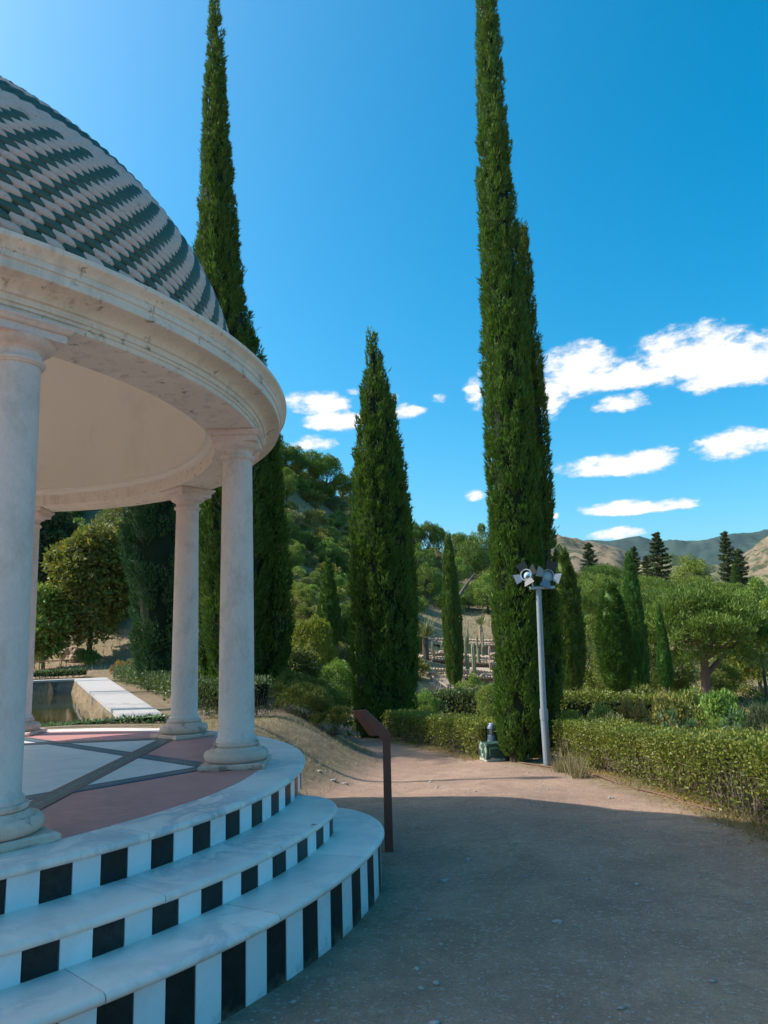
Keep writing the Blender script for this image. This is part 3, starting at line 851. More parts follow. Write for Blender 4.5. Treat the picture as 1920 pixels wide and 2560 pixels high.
for th, rt_, zt_, ru, zu, cream, j in tiles:
    a = rad(th + trng.normal(0, .10)); k_ = rt_ / DR
    a0 = a - .190 * k_ * .955 / rt_
    er = Vector((math.cos((a + a0) / 2), math.sin((a + a0) / 2), 0)); et = Vector((-er.y, er.x, 0))
    tip = Vector((math.cos(a), math.sin(a), 0)) * rt_ * S + Vector((0, 0, U(zt_))); top = Vector((math.cos(a0), math.sin(a0), 0)) * ru * S + Vector((0, 0, U(zu)))
    slope = Vector((er.x * (ru - rt_), er.y * (ru - rt_), zu - zt_)).normalized()
    nrm = et.cross(slope); nrm = nrm if nrm.dot(er) > 0 else -nrm
    dn = (tip - top); Ln = dn.length; dn.normalize(); x = dn.cross(nrm).normalized(); nrm = x.cross(dn)
    tilt = trng.normal(0, .014); wd = .134 * k_ * S
    Mx = Matrix.Identity(4)
    dn2 = (dn + nrm * tilt).normalized()
    for q in range(3):
        Mx[q][0] = x[q] * wd; Mx[q][1] = dn2[q] * Ln; Mx[q][2] = nrm[q] * .105 * S
        Mx[q][3] = top[q] + nrm[q] * (-.048)
    mats4.append(Mx); info.append((tip + GC, nrm))
tp = np.array([i[0] for i in info]); tn = np.array([i[1] for i in info])
vx, vy, vd = project(tp); tocam = np.array([0, 0, CAMZ]) - tp; dist = np.linalg.norm(tocam, axis=1)
face = (tn * tocam).sum(1) / dist
score = np.where((vx > -5) & (vx < 1659) & (vy > 0) & (tp[:, 2] > U(2.86)) & (face > .05), face / dist ** 2, 0)
pick = set(np.argsort(-score)[:300].tolist())
SV = []; SF = []; SM = []; off = 0
nTV = len(TV); TVh = np.c_[TV, np.ones(nTV)]
fcount = np.array([len(f) for f in TF])
for i, Mx in enumerate(mats4):
    cream = tiles[i][5]
    if i in pick:
        o = link(bpy.data.objects.new('roof_tile', tile_me['dome_cream' if cream else 'dome_green'])); o.parent = gaz; o.matrix_local = Mx
    else:
        SV.append(TVh @ np.array(Mx).T[:, :3]); SF.append(np.array(TF) + off); SM.append(np.full(len(TF), 0 if cream else 1)); off += nTV
o = mk('roof_tiles', np.concatenate(SV), np.concatenate(SF), ['dome_cream', 'dome_green'], gaz, True, np.concatenate(SM)); o['kind'] = 'stuff'

# ------------------------------------------------------------------ foliage generators


def unit(v): return v / np.maximum(np.linalg.norm(v, axis=-1, keepdims=True), 1e-9)


def rand_dirs(n, g=None):
    g = g or rng; v = g.normal(size=(n, 3)); return unit(v)


def kites(P, D, N, Ls, Ws):
    """kite-shaped leaves: base P, along D, facing N"""
    Sd = unit(np.cross(D, N)); Ls = Ls[:, None]; Ws = Ws[:, None]
    V = np.stack([P, P + D * Ls * .45 + Sd * Ws * .5, P + D * Ls, P + D * Ls * .45 - Sd * Ws * .5], 1)
    n = len(P); return V.reshape(-1, 3), np.arange(4 * n).reshape(n, 4)


def tris(P, D, N, Ls, Ws):
    Sd = unit(np.cross(D, N)); Ls = Ls[:, None]; Ws = Ws[:, None]
    V = np.stack([P - Sd * Ws * .5, P + Sd * Ws * .5, P + D * Ls], 1)
    n = len(P); return V.reshape(-1, 3), np.arange(3 * n).reshape(n, 3)


class Leaves:
    def __init__(s): s.v = []; s.f = []; s.n = 0
    def add(s, V, Fc): s.v.append(V); s.f.append(Fc + s.n); s.n += len(V)
    def build(s, name, mat, parent=None, loc=None): return mk(name, np.concatenate(s.v), np.concatenate(s.f), mat, parent, False, None, loc)
    def mesh(s, name, mat):
        o = s.build(name, mat); me = o.data; bpy.data.objects.remove(o); return me


def cypress_crown(zs, rs_, ax, seed, clump=(.11, .30), per=34, leaf=(.075, .032), dens=2.0, lean=.28, shag=.10, far=False):
    """zs, rs_: outline radii by height; ax(z)->(x,y) axis. Returns leaves and a dark inner body."""
    g = np.random.default_rng(seed); zs = np.array(zs); rs_ = np.array(rs_)
    zz = np.linspace(zs[0], zs[-1], 400); rr = np.interp(zz, zs, rs_); area = np.cumsum(rr) * (zz[1] - zz[0]) * 2 * math.pi
    K = int(area[-1] / (clump[0] * clump[1] * 1.25) * dens)
    zc = np.interp(g.uniform(0, area[-1], K), area, zz); th = g.uniform(0, 2 * math.pi, K)
    rc = np.interp(zc, zs, rs_)
    fr = max(7.0, round(float(rs_.max()) * 2 * math.pi / (clump[0] * 2.3)))
    wob = np.sin(zc * .8 + g.uniform(0, 6)) * .5 + np.sin(zc * 2.1 + g.uniform(0, 6)) * .3
    lump = np.sin(th * round(fr) + wob * 2.5) * .62 + np.sin(th * round(fr * .43) - wob * 2 + g.uniform(0, 6)) * .6 + np.sin(th * 3 + zc * 1.3 + g.uniform(0, 6)) * .35 + np.sin(zc * 4.3 + th * 5) * .2
    rc = rc * (1 - .055 + g.normal(0, .018, K)) + lump * np.minimum(rc * .075, clump[0] * .55) - clump[0] * .42
    rc = np.maximum(rc, .02)
    axc = np.array([ax(z) for z in zc]); out = np.stack([np.cos(th), np.sin(th), np.zeros(K)], 1)
    C = np.stack([axc[:, 0], axc[:, 1], zc], 1) + out * rc[:, None]
    d = unit(np.array([0, 0, 1.0]) + out * lean + g.normal(0, .13, (K, 3)))
    sc = g.uniform(.7, 1.35, K)
    n = K * per; id_ = np.repeat(np.arange(K), per)
    a = g.uniform(-1, 1, n); pr = rand_dirs(n, g); pr = pr - d[id_] * (pr * d[id_]).sum(1, keepdims=True); pr = unit(pr)
    flip = (pr * out[id_]).sum(1) < -.25; pr[flip] *= -1
    P = C[id_] + d[id_] * (a * clump[1] * .5 * sc[id_])[:, None] + pr * (np.sqrt(1 - a * a * .85) * clump[0] * .55 * sc[id_])[:, None]
    D = unit(d[id_] * 1.0 + pr * .45 + g.normal(0, .26, (n, 3))); N = unit(pr + g.normal(0, .45, (n, 3)))
    lv = Leaves(); f = tris
    lv.add(*f(P, D, N, g.uniform(.6, 1.3, n) * leaf[0], g.uniform(.7, 1.3, n) * leaf[1]))
    # stray shoots that break the outline
    k2 = int(K * shag)
    if k2:
        i2 = g.integers(0, K, k2); m2 = 6; i3 = np.repeat(i2, m2)
        dd = unit(np.array([0, 0, 1.0]) + out[i2] * g.uniform(.1, .9, (k2, 1)) + g.normal(0, .15, (k2, 3)))[np.repeat(np.arange(k2), m2)]
        st = C[i3] + out[i3] * clump[0] * .5 + dd * (np.tile(np.arange(m2), k2) * leaf[0] * .45)[:, None]
        lv.add(*f(st, unit(dd + g.normal(0, .4, dd.shape)), rand_dirs(len(st), g), np.full(len(st), leaf[0] * 1.1), np.full(len(st), leaf[1] * .8)))
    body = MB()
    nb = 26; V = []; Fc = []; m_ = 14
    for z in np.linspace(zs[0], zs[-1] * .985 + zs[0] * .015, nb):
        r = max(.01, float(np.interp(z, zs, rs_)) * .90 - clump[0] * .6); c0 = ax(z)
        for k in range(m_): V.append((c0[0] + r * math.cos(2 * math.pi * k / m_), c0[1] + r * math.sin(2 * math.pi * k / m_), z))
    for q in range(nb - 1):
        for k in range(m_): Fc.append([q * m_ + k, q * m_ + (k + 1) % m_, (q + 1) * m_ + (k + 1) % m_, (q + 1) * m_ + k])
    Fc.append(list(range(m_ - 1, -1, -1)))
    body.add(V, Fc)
    return lv, body


def cypress(outline, depth, label, seed, base=None, mat='cypress_leaf', clump=(.11, .30), per=34, leaf=(.075, .032), lean=.20, shag=.025, dens=2.0, name='cypress_tree', group='cypress trees', trunk_r=.12, lift=.1):
    """outline rows: (y, x_left, x_right) on the photograph, from bottom to top"""
    pts = [(at((l + r_) / 2, y, depth), (r_ - l) * KD / F * depth * cp / 2) for y, l, r_ in outline]
    b = pts[0][0]; gz = float(zt(b[0], b[1])) if base is None else base
    z0 = gz + lift
    zs = [z0] + [p[2] for p, r_ in pts if p[2] > z0 + .12]; rs_ = [pts[0][1] * .8] + [r_ for p, r_ in pts if p[2] > z0 + .12]
    axz = np.array(zs); axx = np.array([b[0]] + [p[0] for p, r_ in pts if p[2] > z0 + .12])
    root = thing(name, label, 'tree', (b[0], b[1], gz), group)
    ax = lambda z: (float(np.interp(z, axz - gz, axx - b[0])), 0.0)
    lv, body = cypress_crown(np.array(zs) - gz, rs_, ax, seed, clump, per, leaf, dens, lean, shag)
    cr_ = lv.build('crown', mat, root); body.build('shade_core', 'cypress_core', cr_)  # solid dark body added inside the crown to block light
    MB().tube([(0, 0, -.3), (0, 0, .5), (ax(2)[0], 0, 2.0)], [trunk_r * 1.3, trunk_r, trunk_r * .8], 9).build('trunk', 'bark', root)
    return root


def cloud_leaves(centres, radii, n, leaf, seed, up=.3, flat=1.0, surf=.55, tri=False, droop=0.0):
    """leaf clumps: n leaves for each clump centre"""
    g = np.random.default_rng(seed); C = np.asarray(centres); R_ = np.asarray(radii); K = len(C)
    n_each = np.maximum(6, (n * (R_ / R_.mean()) ** 2).astype(int)); id_ = np.repeat(np.arange(K), n_each); N_ = len(id_)
    d = rand_dirs(N_, g); d[:, 2] = np.abs(d[:, 2]) * np.where(g.random(N_) < .72, 1, -1)
    rr = surf + (1 - surf) * g.random(N_) ** .5
    P = C[id_] + d * (R_[id_] * rr)[:, None] * np.array([1, 1, flat])
    D = unit(d * .8 + np.array([0, 0, up - droop]) + g.normal(0, .5, (N_, 3))); Nn = unit(d + g.normal(0, .55, (N_, 3)) + np.array([0, 0, .3]))
    return (tris if tri else kites)(P, D, Nn, g.uniform(.6, 1.3, N_) * leaf[0], g.uniform(.7, 1.3, N_) * leaf[1])


def crown_clumps(seed, K, rx, ry, rz, cz, rmin, rmax, shape='ball'):
    g = np.random.default_rng(seed); C = []; R_ = []
    for k in range(K):
        d = rand_dirs(1, g)[0]
        if shape == 'umbrella': d[2] = abs(d[2]) * 1.0 if g.random() < .85 else -abs(d[2]) * .35
        if shape == 'dome': d[2] = abs(d[2]) if g.random() < .8 else d[2]
        q = g.uniform(.55, 1.0) ** .6
        C.append((d[0] * rx * q, d[1] * ry * q, cz + d[2] * rz * q)); R_.append(g.uniform(rmin, rmax))
    return np.array(C), np.array(R_)


def limbs(mb, base, top, r0, spread, k, seed, reach):
    g = random.Random(seed); mid = Vector(base).lerp(Vector(top), .5) + Vector((g.gauss(0, .06), g.gauss(0, .06), 0)) * (Vector(top) - Vector(base)).length * .5
    mb.tube([base, mid, top], [r0 * 1.15, r0 * .85, r0 * .6], 9)
    for i in range(k):
        a = 2 * math.pi * i / k + g.uniform(-.4, .4); s0 = Vector(base).lerp(Vector(top), g.uniform(.55, 1.0))
        e = s0 + Vector((math.cos(a) * spread * g.uniform(.6, 1), math.sin(a) * spread * g.uniform(.6, 1), reach * g.uniform(.5, 1)))
        m_ = s0.lerp(e, .5) + Vector((0, 0, -.08 * spread))
        mb.tube([s0, m_, e], [r0 * .45, r0 * .32, r0 * .12], 6)
    return mb

# prototypes shared by copies ------------------------------------------------


PROTO = {}


def make_proto(key, leaves, leafmat_, wood, woodmat):
    me = leaves.mesh(key + '_crown', leafmat_); wm = None
    if wood is not None:
        o = wood.build(key + '_trunk', woodmat); wm = o.data; bpy.data.objects.remove(o)
    PROTO[key] = (me, wm)


def put(key, name, label, cat, loc, scale, group=None, rz=None, rot=None):
    r0 = thing(name, label, cat, tuple(map(float, loc)), group, rz if rz is not None else random.Random(int(abs(loc[0]) * 1000 + abs(loc[1]) * 77)).uniform(0, 6.28))
    if not isinstance(scale, (tuple, list)): scale = (scale,) * 3
    r0.scale = scale
    me, wm = PROTO[key]
    inst('crown', me, r0)
    if wm is not None: inst('trunk', wm, r0)
    return r0


# umbrella pines: unit = 1 m at scale 1 (height about 9 m, crown 9 m wide)
for v in range(3):
    C, R_ = crown_clumps(20 + v, 150, 4.2, 4.2, 2.1, 6.1, .38, .80, 'umbrella')
    lv = Leaves(); lv.add(*cloud_leaves(C, R_, 150, (.26, .055), 40 + v, .9, .72, .35))
    mb = limbs(MB(), (0, 0, -.3), (.15, 0, 5.0), .26, 2.8, 7, 60 + v, 1.3)
    make_proto('pine%d' % v, lv, 'pine_leaf', mb, 'pine_bark')
for v in range(2):
    C, R_ = crown_clumps(80 + v, 80, 3.0, 3.0, 2.6, 4.6, .5, 1.0, 'dome')
    lv = Leaves(); lv.add(*cloud_leaves(C, R_, 170, (.30, .08), 90 + v, .6, .85, .45))
    make_proto('ridge%d' % v, lv, 'pine_leaf', limbs(MB(), (0, 0, -.3), (.15, 0, 4.2), .24, 2.2, 7, 95 + v, 1.6), 'pine_bark')
# broadleaf trees: 6 m tall
for v in range(3):
    C, R_ = crown_clumps(120 + v, 85, 2.3, 2.3, 2.5, 3.4, .35, .75)
    lv = Leaves(); lv.add(*cloud_leaves(C, R_, 120, (.20, .11), 140 + v, .1, .9, .45))
    make_proto('broad%d' % v, lv, 'broad_leaf', limbs(MB(), (0, 0, -.3), (0, 0, 3), .14, 1.5, 6, 160 + v, 1.6), 'bark')
C, R_ = crown_clumps(127, 90, 2.3, 2.3, 2.5, 3.4, .35, .75); lv = Leaves(); lv.add(*cloud_leaves(C, R_, 120, (.22, .13), 147, .1, .9, .45))
make_proto('lime', lv, 'lime_leaf', limbs(MB(), (0, 0, -.3), (0, 0, 3), .14, 1.5, 6, 167, 1.6), 'bark')
# shrubs, 1 m radius
for v, (mt, mm) in enumerate((('shrub_leaf', 0), ('shrub_leaf', 1), ('olive_leaf', 2), ('broad_leaf', 3), ('olive_leaf', 4), ('gold_leaf', 5))):
    C, R_ = crown_clumps(220 + v, 34, .72, .72, .62, .5, .16, .36, 'dome'); lv = Leaves(); lv.add(*cloud_leaves(C, R_, 95, (.11, .055), 240 + v, .2, .9, .4))
    make_proto('shrub%d' % v, lv, mt, limbs(MB(), (0, 0, -.15), (0, 0, .3), .05, .5, 5, 260 + v, .35), 'twig')
# conifer of tiered whorls, 20 m tall
for v in range(2):
    g = np.random.default_rng(300 + v); lv = Leaves(); mb = MB(); mb.tube([(0, 0, -.5), (0, 0, 10), (0, 0, 20)], [.4, .26, .04], 8)
    for i in range(15):
        z0_ = 2.5 + i * 1.18; z = z0_; L_ = (4.3 * (1 - (z / 20.5)) ** .7 + .25) * (1 if v == 0 else g.uniform(.7, 1.25)); nb = 7
        for k in range(nb):
            a = 2 * math.pi * (k + g.uniform(-.35, .35)) / nb + i * .5; z = z0_ + g.normal(0, .36); L_ = (4.3 * (1 - (z0_ / 20.5)) ** .7 + .25) * g.uniform(.62, 1.12); ss = np.linspace(.15, 1, 7)
            pts = np.stack([np.cos(a) * L_ * ss, np.sin(a) * L_ * ss, z + L_ * .10 * ss ** 2 - L_ * .08 * np.sin(ss * 3)], 1)
            lv.add(*cloud_leaves(pts, np.full(7, .26 + .10 * L_ / 4), 34, (.46, .15), int(g.integers(1e6)), .5, .8, .25, True))
            mb.tube([(0, 0, z), pts[3], pts[6]], [.06, .04, .015], 4)
    lv.add(*cloud_leaves(np.array([[0, 0, z] for z in np.linspace(3, 19.6, 26)]), np.full(26, .35), 16, (.4, .13), 310 + v, .8, 1.2, .3, True))
    make_proto('araucaria%d' % v, lv, 'dark_conifer', mb, 'bark')
# far cypress, height 10, radius 1
for v in range(3):
    h = [0.3, 1, 2.5, 4.5, 6.5, 8, 9.2, 10]; r = [(.55, .85, 1, .97, .78, .55, .3, .04), (.5, .75, .95, 1, .86, .6, .34, .04), (.6, .9, 1, .85, .6, .4, .2, .03)][v]
    lv, body = cypress_crown(h, r, lambda z: (0, 0), 330 + v, (.20, .55), 46, (.19, .065), 2.0, .2, .04)
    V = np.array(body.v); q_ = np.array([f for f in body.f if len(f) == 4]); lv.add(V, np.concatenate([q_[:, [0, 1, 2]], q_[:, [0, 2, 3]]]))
    make_proto('cyp%d' % v, lv, 'cypress_far', MB().tube([(0, 0, -.4), (0, 0, 2)], [.2, .15], 8), 'bark')
# palm, 6 m trunk
g = np.random.default_rng(350); lv = Leaves()
for k in range(34):
    a = k * 2.4; e = g.uniform(-.35, 1.2); L_ = g.uniform(1.7, 2.3); s_ = np.linspace(0, 1, 9)
    hx = np.cos(e) * L_ * s_; hz = np.sin(e) * L_ * s_ - 1.0 * s_ ** 2.2
    P = np.stack([np.cos(a) * hx, np.sin(a) * hx, 6.1 + hz], 1); T_ = unit(np.gradient(P, axis=0)); sd = np.array([-math.sin(a), math.cos(a), 0])
    for q in np.linspace(0.12, 1, 16):
        p = np.array([np.interp(q, s_, P[:, c]) for c in range(3)]); tv = np.array([np.interp(q, s_, T_[:, c]) for c in range(3)])
        for sg in (-1, 1):
            D = unit((sd * sg * .8 + tv * .6 + np.array([0, 0, -.25]))[None]); lv.add(*kites(p[None], D, unit(np.cross(D, tv[None])), np.array([.55 * (1 - .5 * q)]), np.array([.05])))
mb = MB().tube([(0, 0, -.4), (.05, 0, 2), (.08, 0, 4.5), (0, 0, 6.2)], [.24, .19, .17, .2], 10)
make_proto('palm', lv, 'palm_leaf', mb, 'bark')

# ------------------------------------------------------------------ the tall cypresses
cypress([(1640, 1078, 1160), (1560, 1075, 1165), (1450, 1072, 1172), (1300, 1062, 1170), (1100, 1054, 1165), (900, 1045, 1155), (700, 1038, 1140), (500, 1032, 1120),
         (300, 1029, 1100), (150, 1028, 1086), (0, 1028, 1072), (-150, 1028, 1058), (-260, 1032, 1040)], 12.4,
        'tall slender cypress beside the grey lamp post, its top cut off by the frame', 11, clump=(.10, .27), per=52, leaf=(.080, .024))
cypress([(1560, 1130, 1205), (1450, 1125, 1212), (1300, 1118, 1208), (1100, 1108, 1196), (900, 1105, 1182), (750, 1100, 1168), (620, 1102, 1150), (540, 1112, 1143), (480, 1126, 1136)], 12.9,
        'shorter cypress stem growing against the back of the tall lamp-side cypress', 12, clump=(.10, .27), per=46, leaf=(.080, .024))
cypress([(1545, 766, 884), (1450, 757, 894), (1300, 754, 897), (1150, 757, 886), (1000, 764, 870), (900, 774, 853), (820, 784, 836), (760, 791, 818), (724, 797, 804)], 19.0,
        'broad cypress with a twin-pointed top behind the information lectern', 13, clump=(.15, .42), per=50, leaf=(.115, .036))
cypress([(1540, 830, 898), (1400, 838, 904), (1250, 836, 898), (1100, 832, 885), (980, 828, 870), (900, 838, 857), (865, 843, 850)], 19.5,
        'right-hand stem of the broad twin cypress behind the lectern', 14, clump=(.15, .42), per=44, leaf=(.115, .036))
cypress([(1510, 455, 560), (1350, 440, 575), (1150, 428, 585), (950, 415, 583), (800, 412, 575), (720, 412, 548), (600, 417, 525), (450, 428, 510), (300, 436, 498), (200, 440, 490), (100, 448, 484), (40, 453, 478), (0, 455, 472)], 17.0,
        'tall pointed cypress rising behind the gazebo dome', 15, clump=(.13, .36), per=50, leaf=(.105, .032))
cypress([(1500, 548, 625), (1350, 545, 632), (1200, 545, 622), (1080, 550, 612), (980, 560, 605), (900, 572, 592)], 17.6,
        'dark shaded cypress beside the right column of the gazebo', 16, clump=(.15, .42), per=40, leaf=(.12, .038))
cypress([(1505, 420, 478), (1350, 418, 480), (1200, 416, 480), (1060, 418, 478), (950, 425, 470), (880, 440, 455)], 19,
        'bright green cypress seen between the two right columns', 17, clump=(.15, .42), per=40, leaf=(.12, .038))
cypress([(1455, 300, 385), (1350, 285, 400), (1200, 268, 405), (1080, 265, 398), (950, 280, 380), (850, 305, 350), (800, 322, 332)], 24,
        'lumpy blue-green cypress with billowing clumps seen through the gazebo', 18, mat='cypress_clump', dens=1.4, clump=(.42, .75), per=150, leaf=(.13, .05), lean=.6, shag=.05)

for key, (xt, yt), (xb, yb), wpx, dep, lab in (
        ('cyp2', (703, 1205), (712, 1400), 52, 34, 'small pointed cypress left of the broad twin cypress'),
        ('cyp0', (967, 1143), (984, 1490), 40, 36, 'slim cypress standing in front of the cactus terraces'),
        ('cyp1', (1217, 1178), (1238, 1500), 66, 30, 'rugged cypress just right of the lamp post with bare trunk'),
        ('cyp1', (1338, 1250), (1337, 1500), 72, 33, 'broad cypress with a narrow crooked tip below the pines'),
        ('cyp0', (1362, 1185), (1386, 1500), 44, 34, 'tallest slim cypress among the pines of the lower garden'),
        ('cyp2', (1430, 1300), (1441, 1490), 30, 36, 'small spindle cypress left of the large umbrella pine'),
        ('cyp1', (1368, 1330), (1372, 1500), 30, 38, 'yellow-green cypress half hidden behind the slim tall cypress')):
    b = at(xb, yb, dep); h = at(xt, yt, dep)[2] - b[2]; r_ = wpx * KD / F * dep / 2
    put(key, 'cypress_tree', lab, 'tree', b, (r_, r_, h / 10), 'cypress trees')

# palms off the left side whose trunks throw the stripes of shade over the pond coping
for x, y in ((-17.5, 33.2), (-17.0, 23.5), (-15.2, 16.2)):
    put('palm', 'palm_tree', 'slender palm beyond the pond whose trunk throws a stripe of shade', 'tree', (x, y, .3), (1.35, 1.35, 2.3), 'palms beyond the pond')

# ------------------------------------------------------------------ hedges


def hedge(name, label, path, height, thick, n, leaf, mat, seed, group='clipped hedges', twigs=900, ztop=None, open_low=.45):
    g = np.random.default_rng(seed); P = np.array(path, float); L_ = np.concatenate([[0], np.cumsum(np.hypot(*np.diff(P, axis=0).T))])
    bz = zt(P[:, 0], P[:, 1]); tops = bz + height if ztop is None else np.interp(L_, np.linspace(0, L_[-1], len(ztop)), ztop)
    o0 = P[0]; root = thing(name, label, 'hedge', (o0[0], o0[1], float(bz[0])), group)
    def place(s_, off, hf):
        x = np.interp(s_, L_, P[:, 0]); y = np.interp(s_, L_, P[:, 1])
        i = np.clip(np.searchsorted(L_, s_) - 1, 0, len(P) - 2); t_ = unit(P[i + 1] - P[i]); nrm = np.stack([-t_[:, 1], t_[:, 0]], 1)
        b = zt(x, y); tp_ = np.interp(s_, L_, tops)
        q = np.stack([x + nrm[:, 0] * off, y + nrm[:, 1] * off, b + (tp_ - b) * hf], 1); return q, nrm
    per = thick + 2 * height
    s_ = g.uniform(0, L_[-1], n); u = g.uniform(0, per, n)
    off = np.where(u < thick, u - thick / 2, np.where(u < thick + height, thick / 2, -thick / 2))
    hf = np.where(u < thick, 1.0, np.where(u < thick + height, (u - thick) / height, (u - thick - height) / height))
    und = 1 + .06 * np.sin(s_ * 2.3 + off * 3) + .05 * np.sin(s_ * 5.1 + hf * 4) + g.normal(0, .05, n)
    patch = np.sin(s_ * 3.7 + hf * 5) + np.sin(s_ * 8.3 - hf * 9 + 2) + .8 * np.sin(s_ * 17 + hf * 14)
    keep = g.random(n) < np.where(u < thick, 1.0, np.clip(np.where(hf > open_low, .92, .2 + .55 * hf / open_low) - .22 * (patch > .9) - .12 * (patch > 0), .08, 1))
    off *= und; hf = np.where(u < thick, hf + g.normal(0, .035, n) - g.random(n) ** 3 * .25 + .03 * np.sin(s_ * 1.7), hf)
    q, nrm = place(s_, off, hf)
    outn = np.where((u < thick)[:, None], np.array([0, 0, 1.0]), np.concatenate([nrm * np.sign(off)[:, None], np.full((n, 1), .2)], 1))
    q, outn = q[keep], outn[keep]; m_ = len(q)
    D = unit(outn * .5 + np.array([0, 0, .45]) + g.normal(0, .6, (m_, 3))); N = unit(outn + g.normal(0, .6, (m_, 3)))
    q = q - outn * (g.random(m_) ** 2 * .16)[:, None]
    lv = Leaves(); lv.add(*kites(q - [o0[0], o0[1], float(bz[0])], D, N, g.uniform(.6, 1.4, m_) * leaf[0], g.uniform(.7, 1.3, m_) * leaf[1]))
    lv.build('foliage', mat, root)
    if twigs:
        s2 = g.uniform(0, L_[-1], twigs); o2 = g.uniform(-.45, .45, twigs) * thick; a, _ = place(s2, o2, np.full(twigs, -.02))
        b, _ = place(s2 + g.normal(0, .12, twigs), o2 * 1.05 + g.normal(0, .05, twigs), g.uniform(.45, .95, twigs))
        D = b - a; Ln = np.linalg.norm(D, axis=1); D = unit(D)
        tw = Leaves(); base = a - [o0[0], o0[1], float(bz[0])]
        for rr_ in (rand_dirs(twigs, g), rand_dirs(twigs, g)):
            tw.add(*kites(base, D, unit(np.cross(D, rr_)), Ln, g.uniform(.006, .014, twigs)))
        # fine side shoots
        k2 = twigs * 4; i2 = g.integers(0, twigs, k2); f = g.uniform(.15, .8, k2)[:, None]
        st = base[i2] + D[i2] * (Ln[i2][:, None] * f); sd_ = unit(D[i2] * .5 + g.normal(0, .6, (k2, 3)))
        tw.add(*kites(st, sd_, rand_dirs(k2, g), g.uniform(.08, .22, k2), np.full(k2, .006)))
        tw.build('branches', 'twig', root)
    core_pts, _ = place(np.linspace(0, L_[-1], 24), np.zeros(24), np.zeros(24))
    V = []; Fc = []
    for k, sv in enumerate(np.linspace(.05, L_[-1] - .05, 24)):
        for off_, hf_ in ((-.22, .3), (.22, .3), (.3, .86), (-.3, .86)):
            q1, _ = place(np.array([sv]), np.array([off_ * thick]), np.array([hf_])); V.append(q1[0] - [o0[0], o0[1], float(bz[0])])
    for k in range(23):
        for j_ in range(4): Fc.append([k * 4 + j_, k * 4 + (j_ + 1) % 4, k * 4 + 4 + (j_ + 1) % 4, k * 4 + 4 + j_])
    mk('shade_core', V, Fc, 'cypress_core', root)  # solid body added inside the hedge, its shade put into the colour
    return root


def hpath(pts, shift=(0, 0), dmax=60):
    o = []
    for x, y in pts:
        p = ground_hit(x, y); o.append((p[0] + shift[0], p[1] + shift[1]))
    return o


hr_ = hpath([(1195, 1652), (1250, 1662), (1320, 1678), (1400, 1702), (1500, 1738), (1600, 1778), (1700, 1820)])
hr_ = [(x + .42, y + .12) for x, y in hr_] + [(hr_[-1][0] + .7, hr_[-1][1] - 1.6)]
zt_r = [at(1195, 1556, hr_[0][1])[2], at(1250, 1560, hr_[1][1])[2], at(1400, 1570, hr_[3][1])[2], at(1659, 1585, hr_[5][1])[2], at(1700, 1585, hr_[6][1])[2]]
hedge('hedge', 'long clipped hedge with bare twiggy base beside the lamp post', hr_, .75, .85, 95000, (.034, .021), 'hedge_leaf', 71, twigs=3200, ztop=zt_r, open_low=.6)
hl_ = hpath([(822, 1592), (880, 1602), (950, 1615), (1020, 1632), (1072, 1645)], (.1, .35))
hedge('hedge', 'low clipped hedge along the path behind the bollard', hl_, .62, .7, 32000, (.046, .028), 'hedge_leaf', 72, twigs=900)
hedge('hedge', 'flat green hedge in the lower garden below the rugged cypress', [at(1205, 1525, 25)[:2], at(1330, 1528, 25)[:2], at(1490, 1530, 26)[:2]], .6, .8, 9000, (.09, .055), 'hedge_leaf', 73, twigs=100,
      ztop=[at(1205, 1500, 25)[2], at(1330, 1502, 25)[2], at(1490, 1506, 26)[2]])
hedge('hedge', 'dark shaded hedge in front of the cactus terraces', [at(905, 1520, 27)[:2], at(1000, 1525, 26)[:2], at(1085, 1530, 25)[:2]], .6, .9, 8000, (.09, .055), 'box_leaf', 74, twigs=100,
      ztop=[at(905, 1500, 27)[2], at(1000, 1492, 26)[2], at(1085, 1492, 25)[2]])
c5 = lambda x, y: ((60 + x * .3014) / KD, (1600 + y * .3014) / KD)


def c5p(x, y, z): return onz(*c5(x, y), z)


def c5a(x, y, d): return at(*c5(x, y), d)


hedge('hedge', 'box hedge running along the right side of the pond coping', [(-11.9, 33), (-8.6, 26), (-6.0, 20.5), (-4.6, 17.2)], .75, .9, 14000, (.075, .045), 'box_leaf', 75, twigs=150,
      ztop=[1.05, 1.02, 1.0, .98])
hedge('hedge', 'low box hedge across the far end of the pond', [(-23.5, 36.6), (-19, 37.3), (-15.6, 37.9)], .42, .7, 7000, (.09, .055), 'box_leaf', 76, twigs=60)
hedge('hedge', 'bushy box hedge just behind the gazebo between its right columns', [(-3.3, 13.0), (-2.6, 12.6), (-2.1, 12.4)], .62, .7, 7000, (.045, .028), 'box_leaf', 77, twigs=150)
hedge('hedge', 'low leafy hedge along the near end of the pond', [(-6.6, 11.4), (-5.4, 11.7), (-4.3, 11.9), (-3.6, 12.0)], .26, .3, 1500, (.055, .034), 'glossy_leaf', 78, twigs=120, open_low=.1, ztop=[.50, .54, .60, .62])

# ------------------------------------------------------------------ pond
pz = .5
pond = thing('pond', 'rectangular stone pond with pale coping and still green water behind the gazebo', 'pond', (-10, 22, 0))
pl_ = (-10, 22, 0)


def strip(a, b, c, d, z0, z1, name, mat, parent):
    o = MB().poly([(q[0] - pl_[0], q[1] - pl_[1]) for q in (a, b, c, d)], z0, z1); return o.build(name, mat, parent)


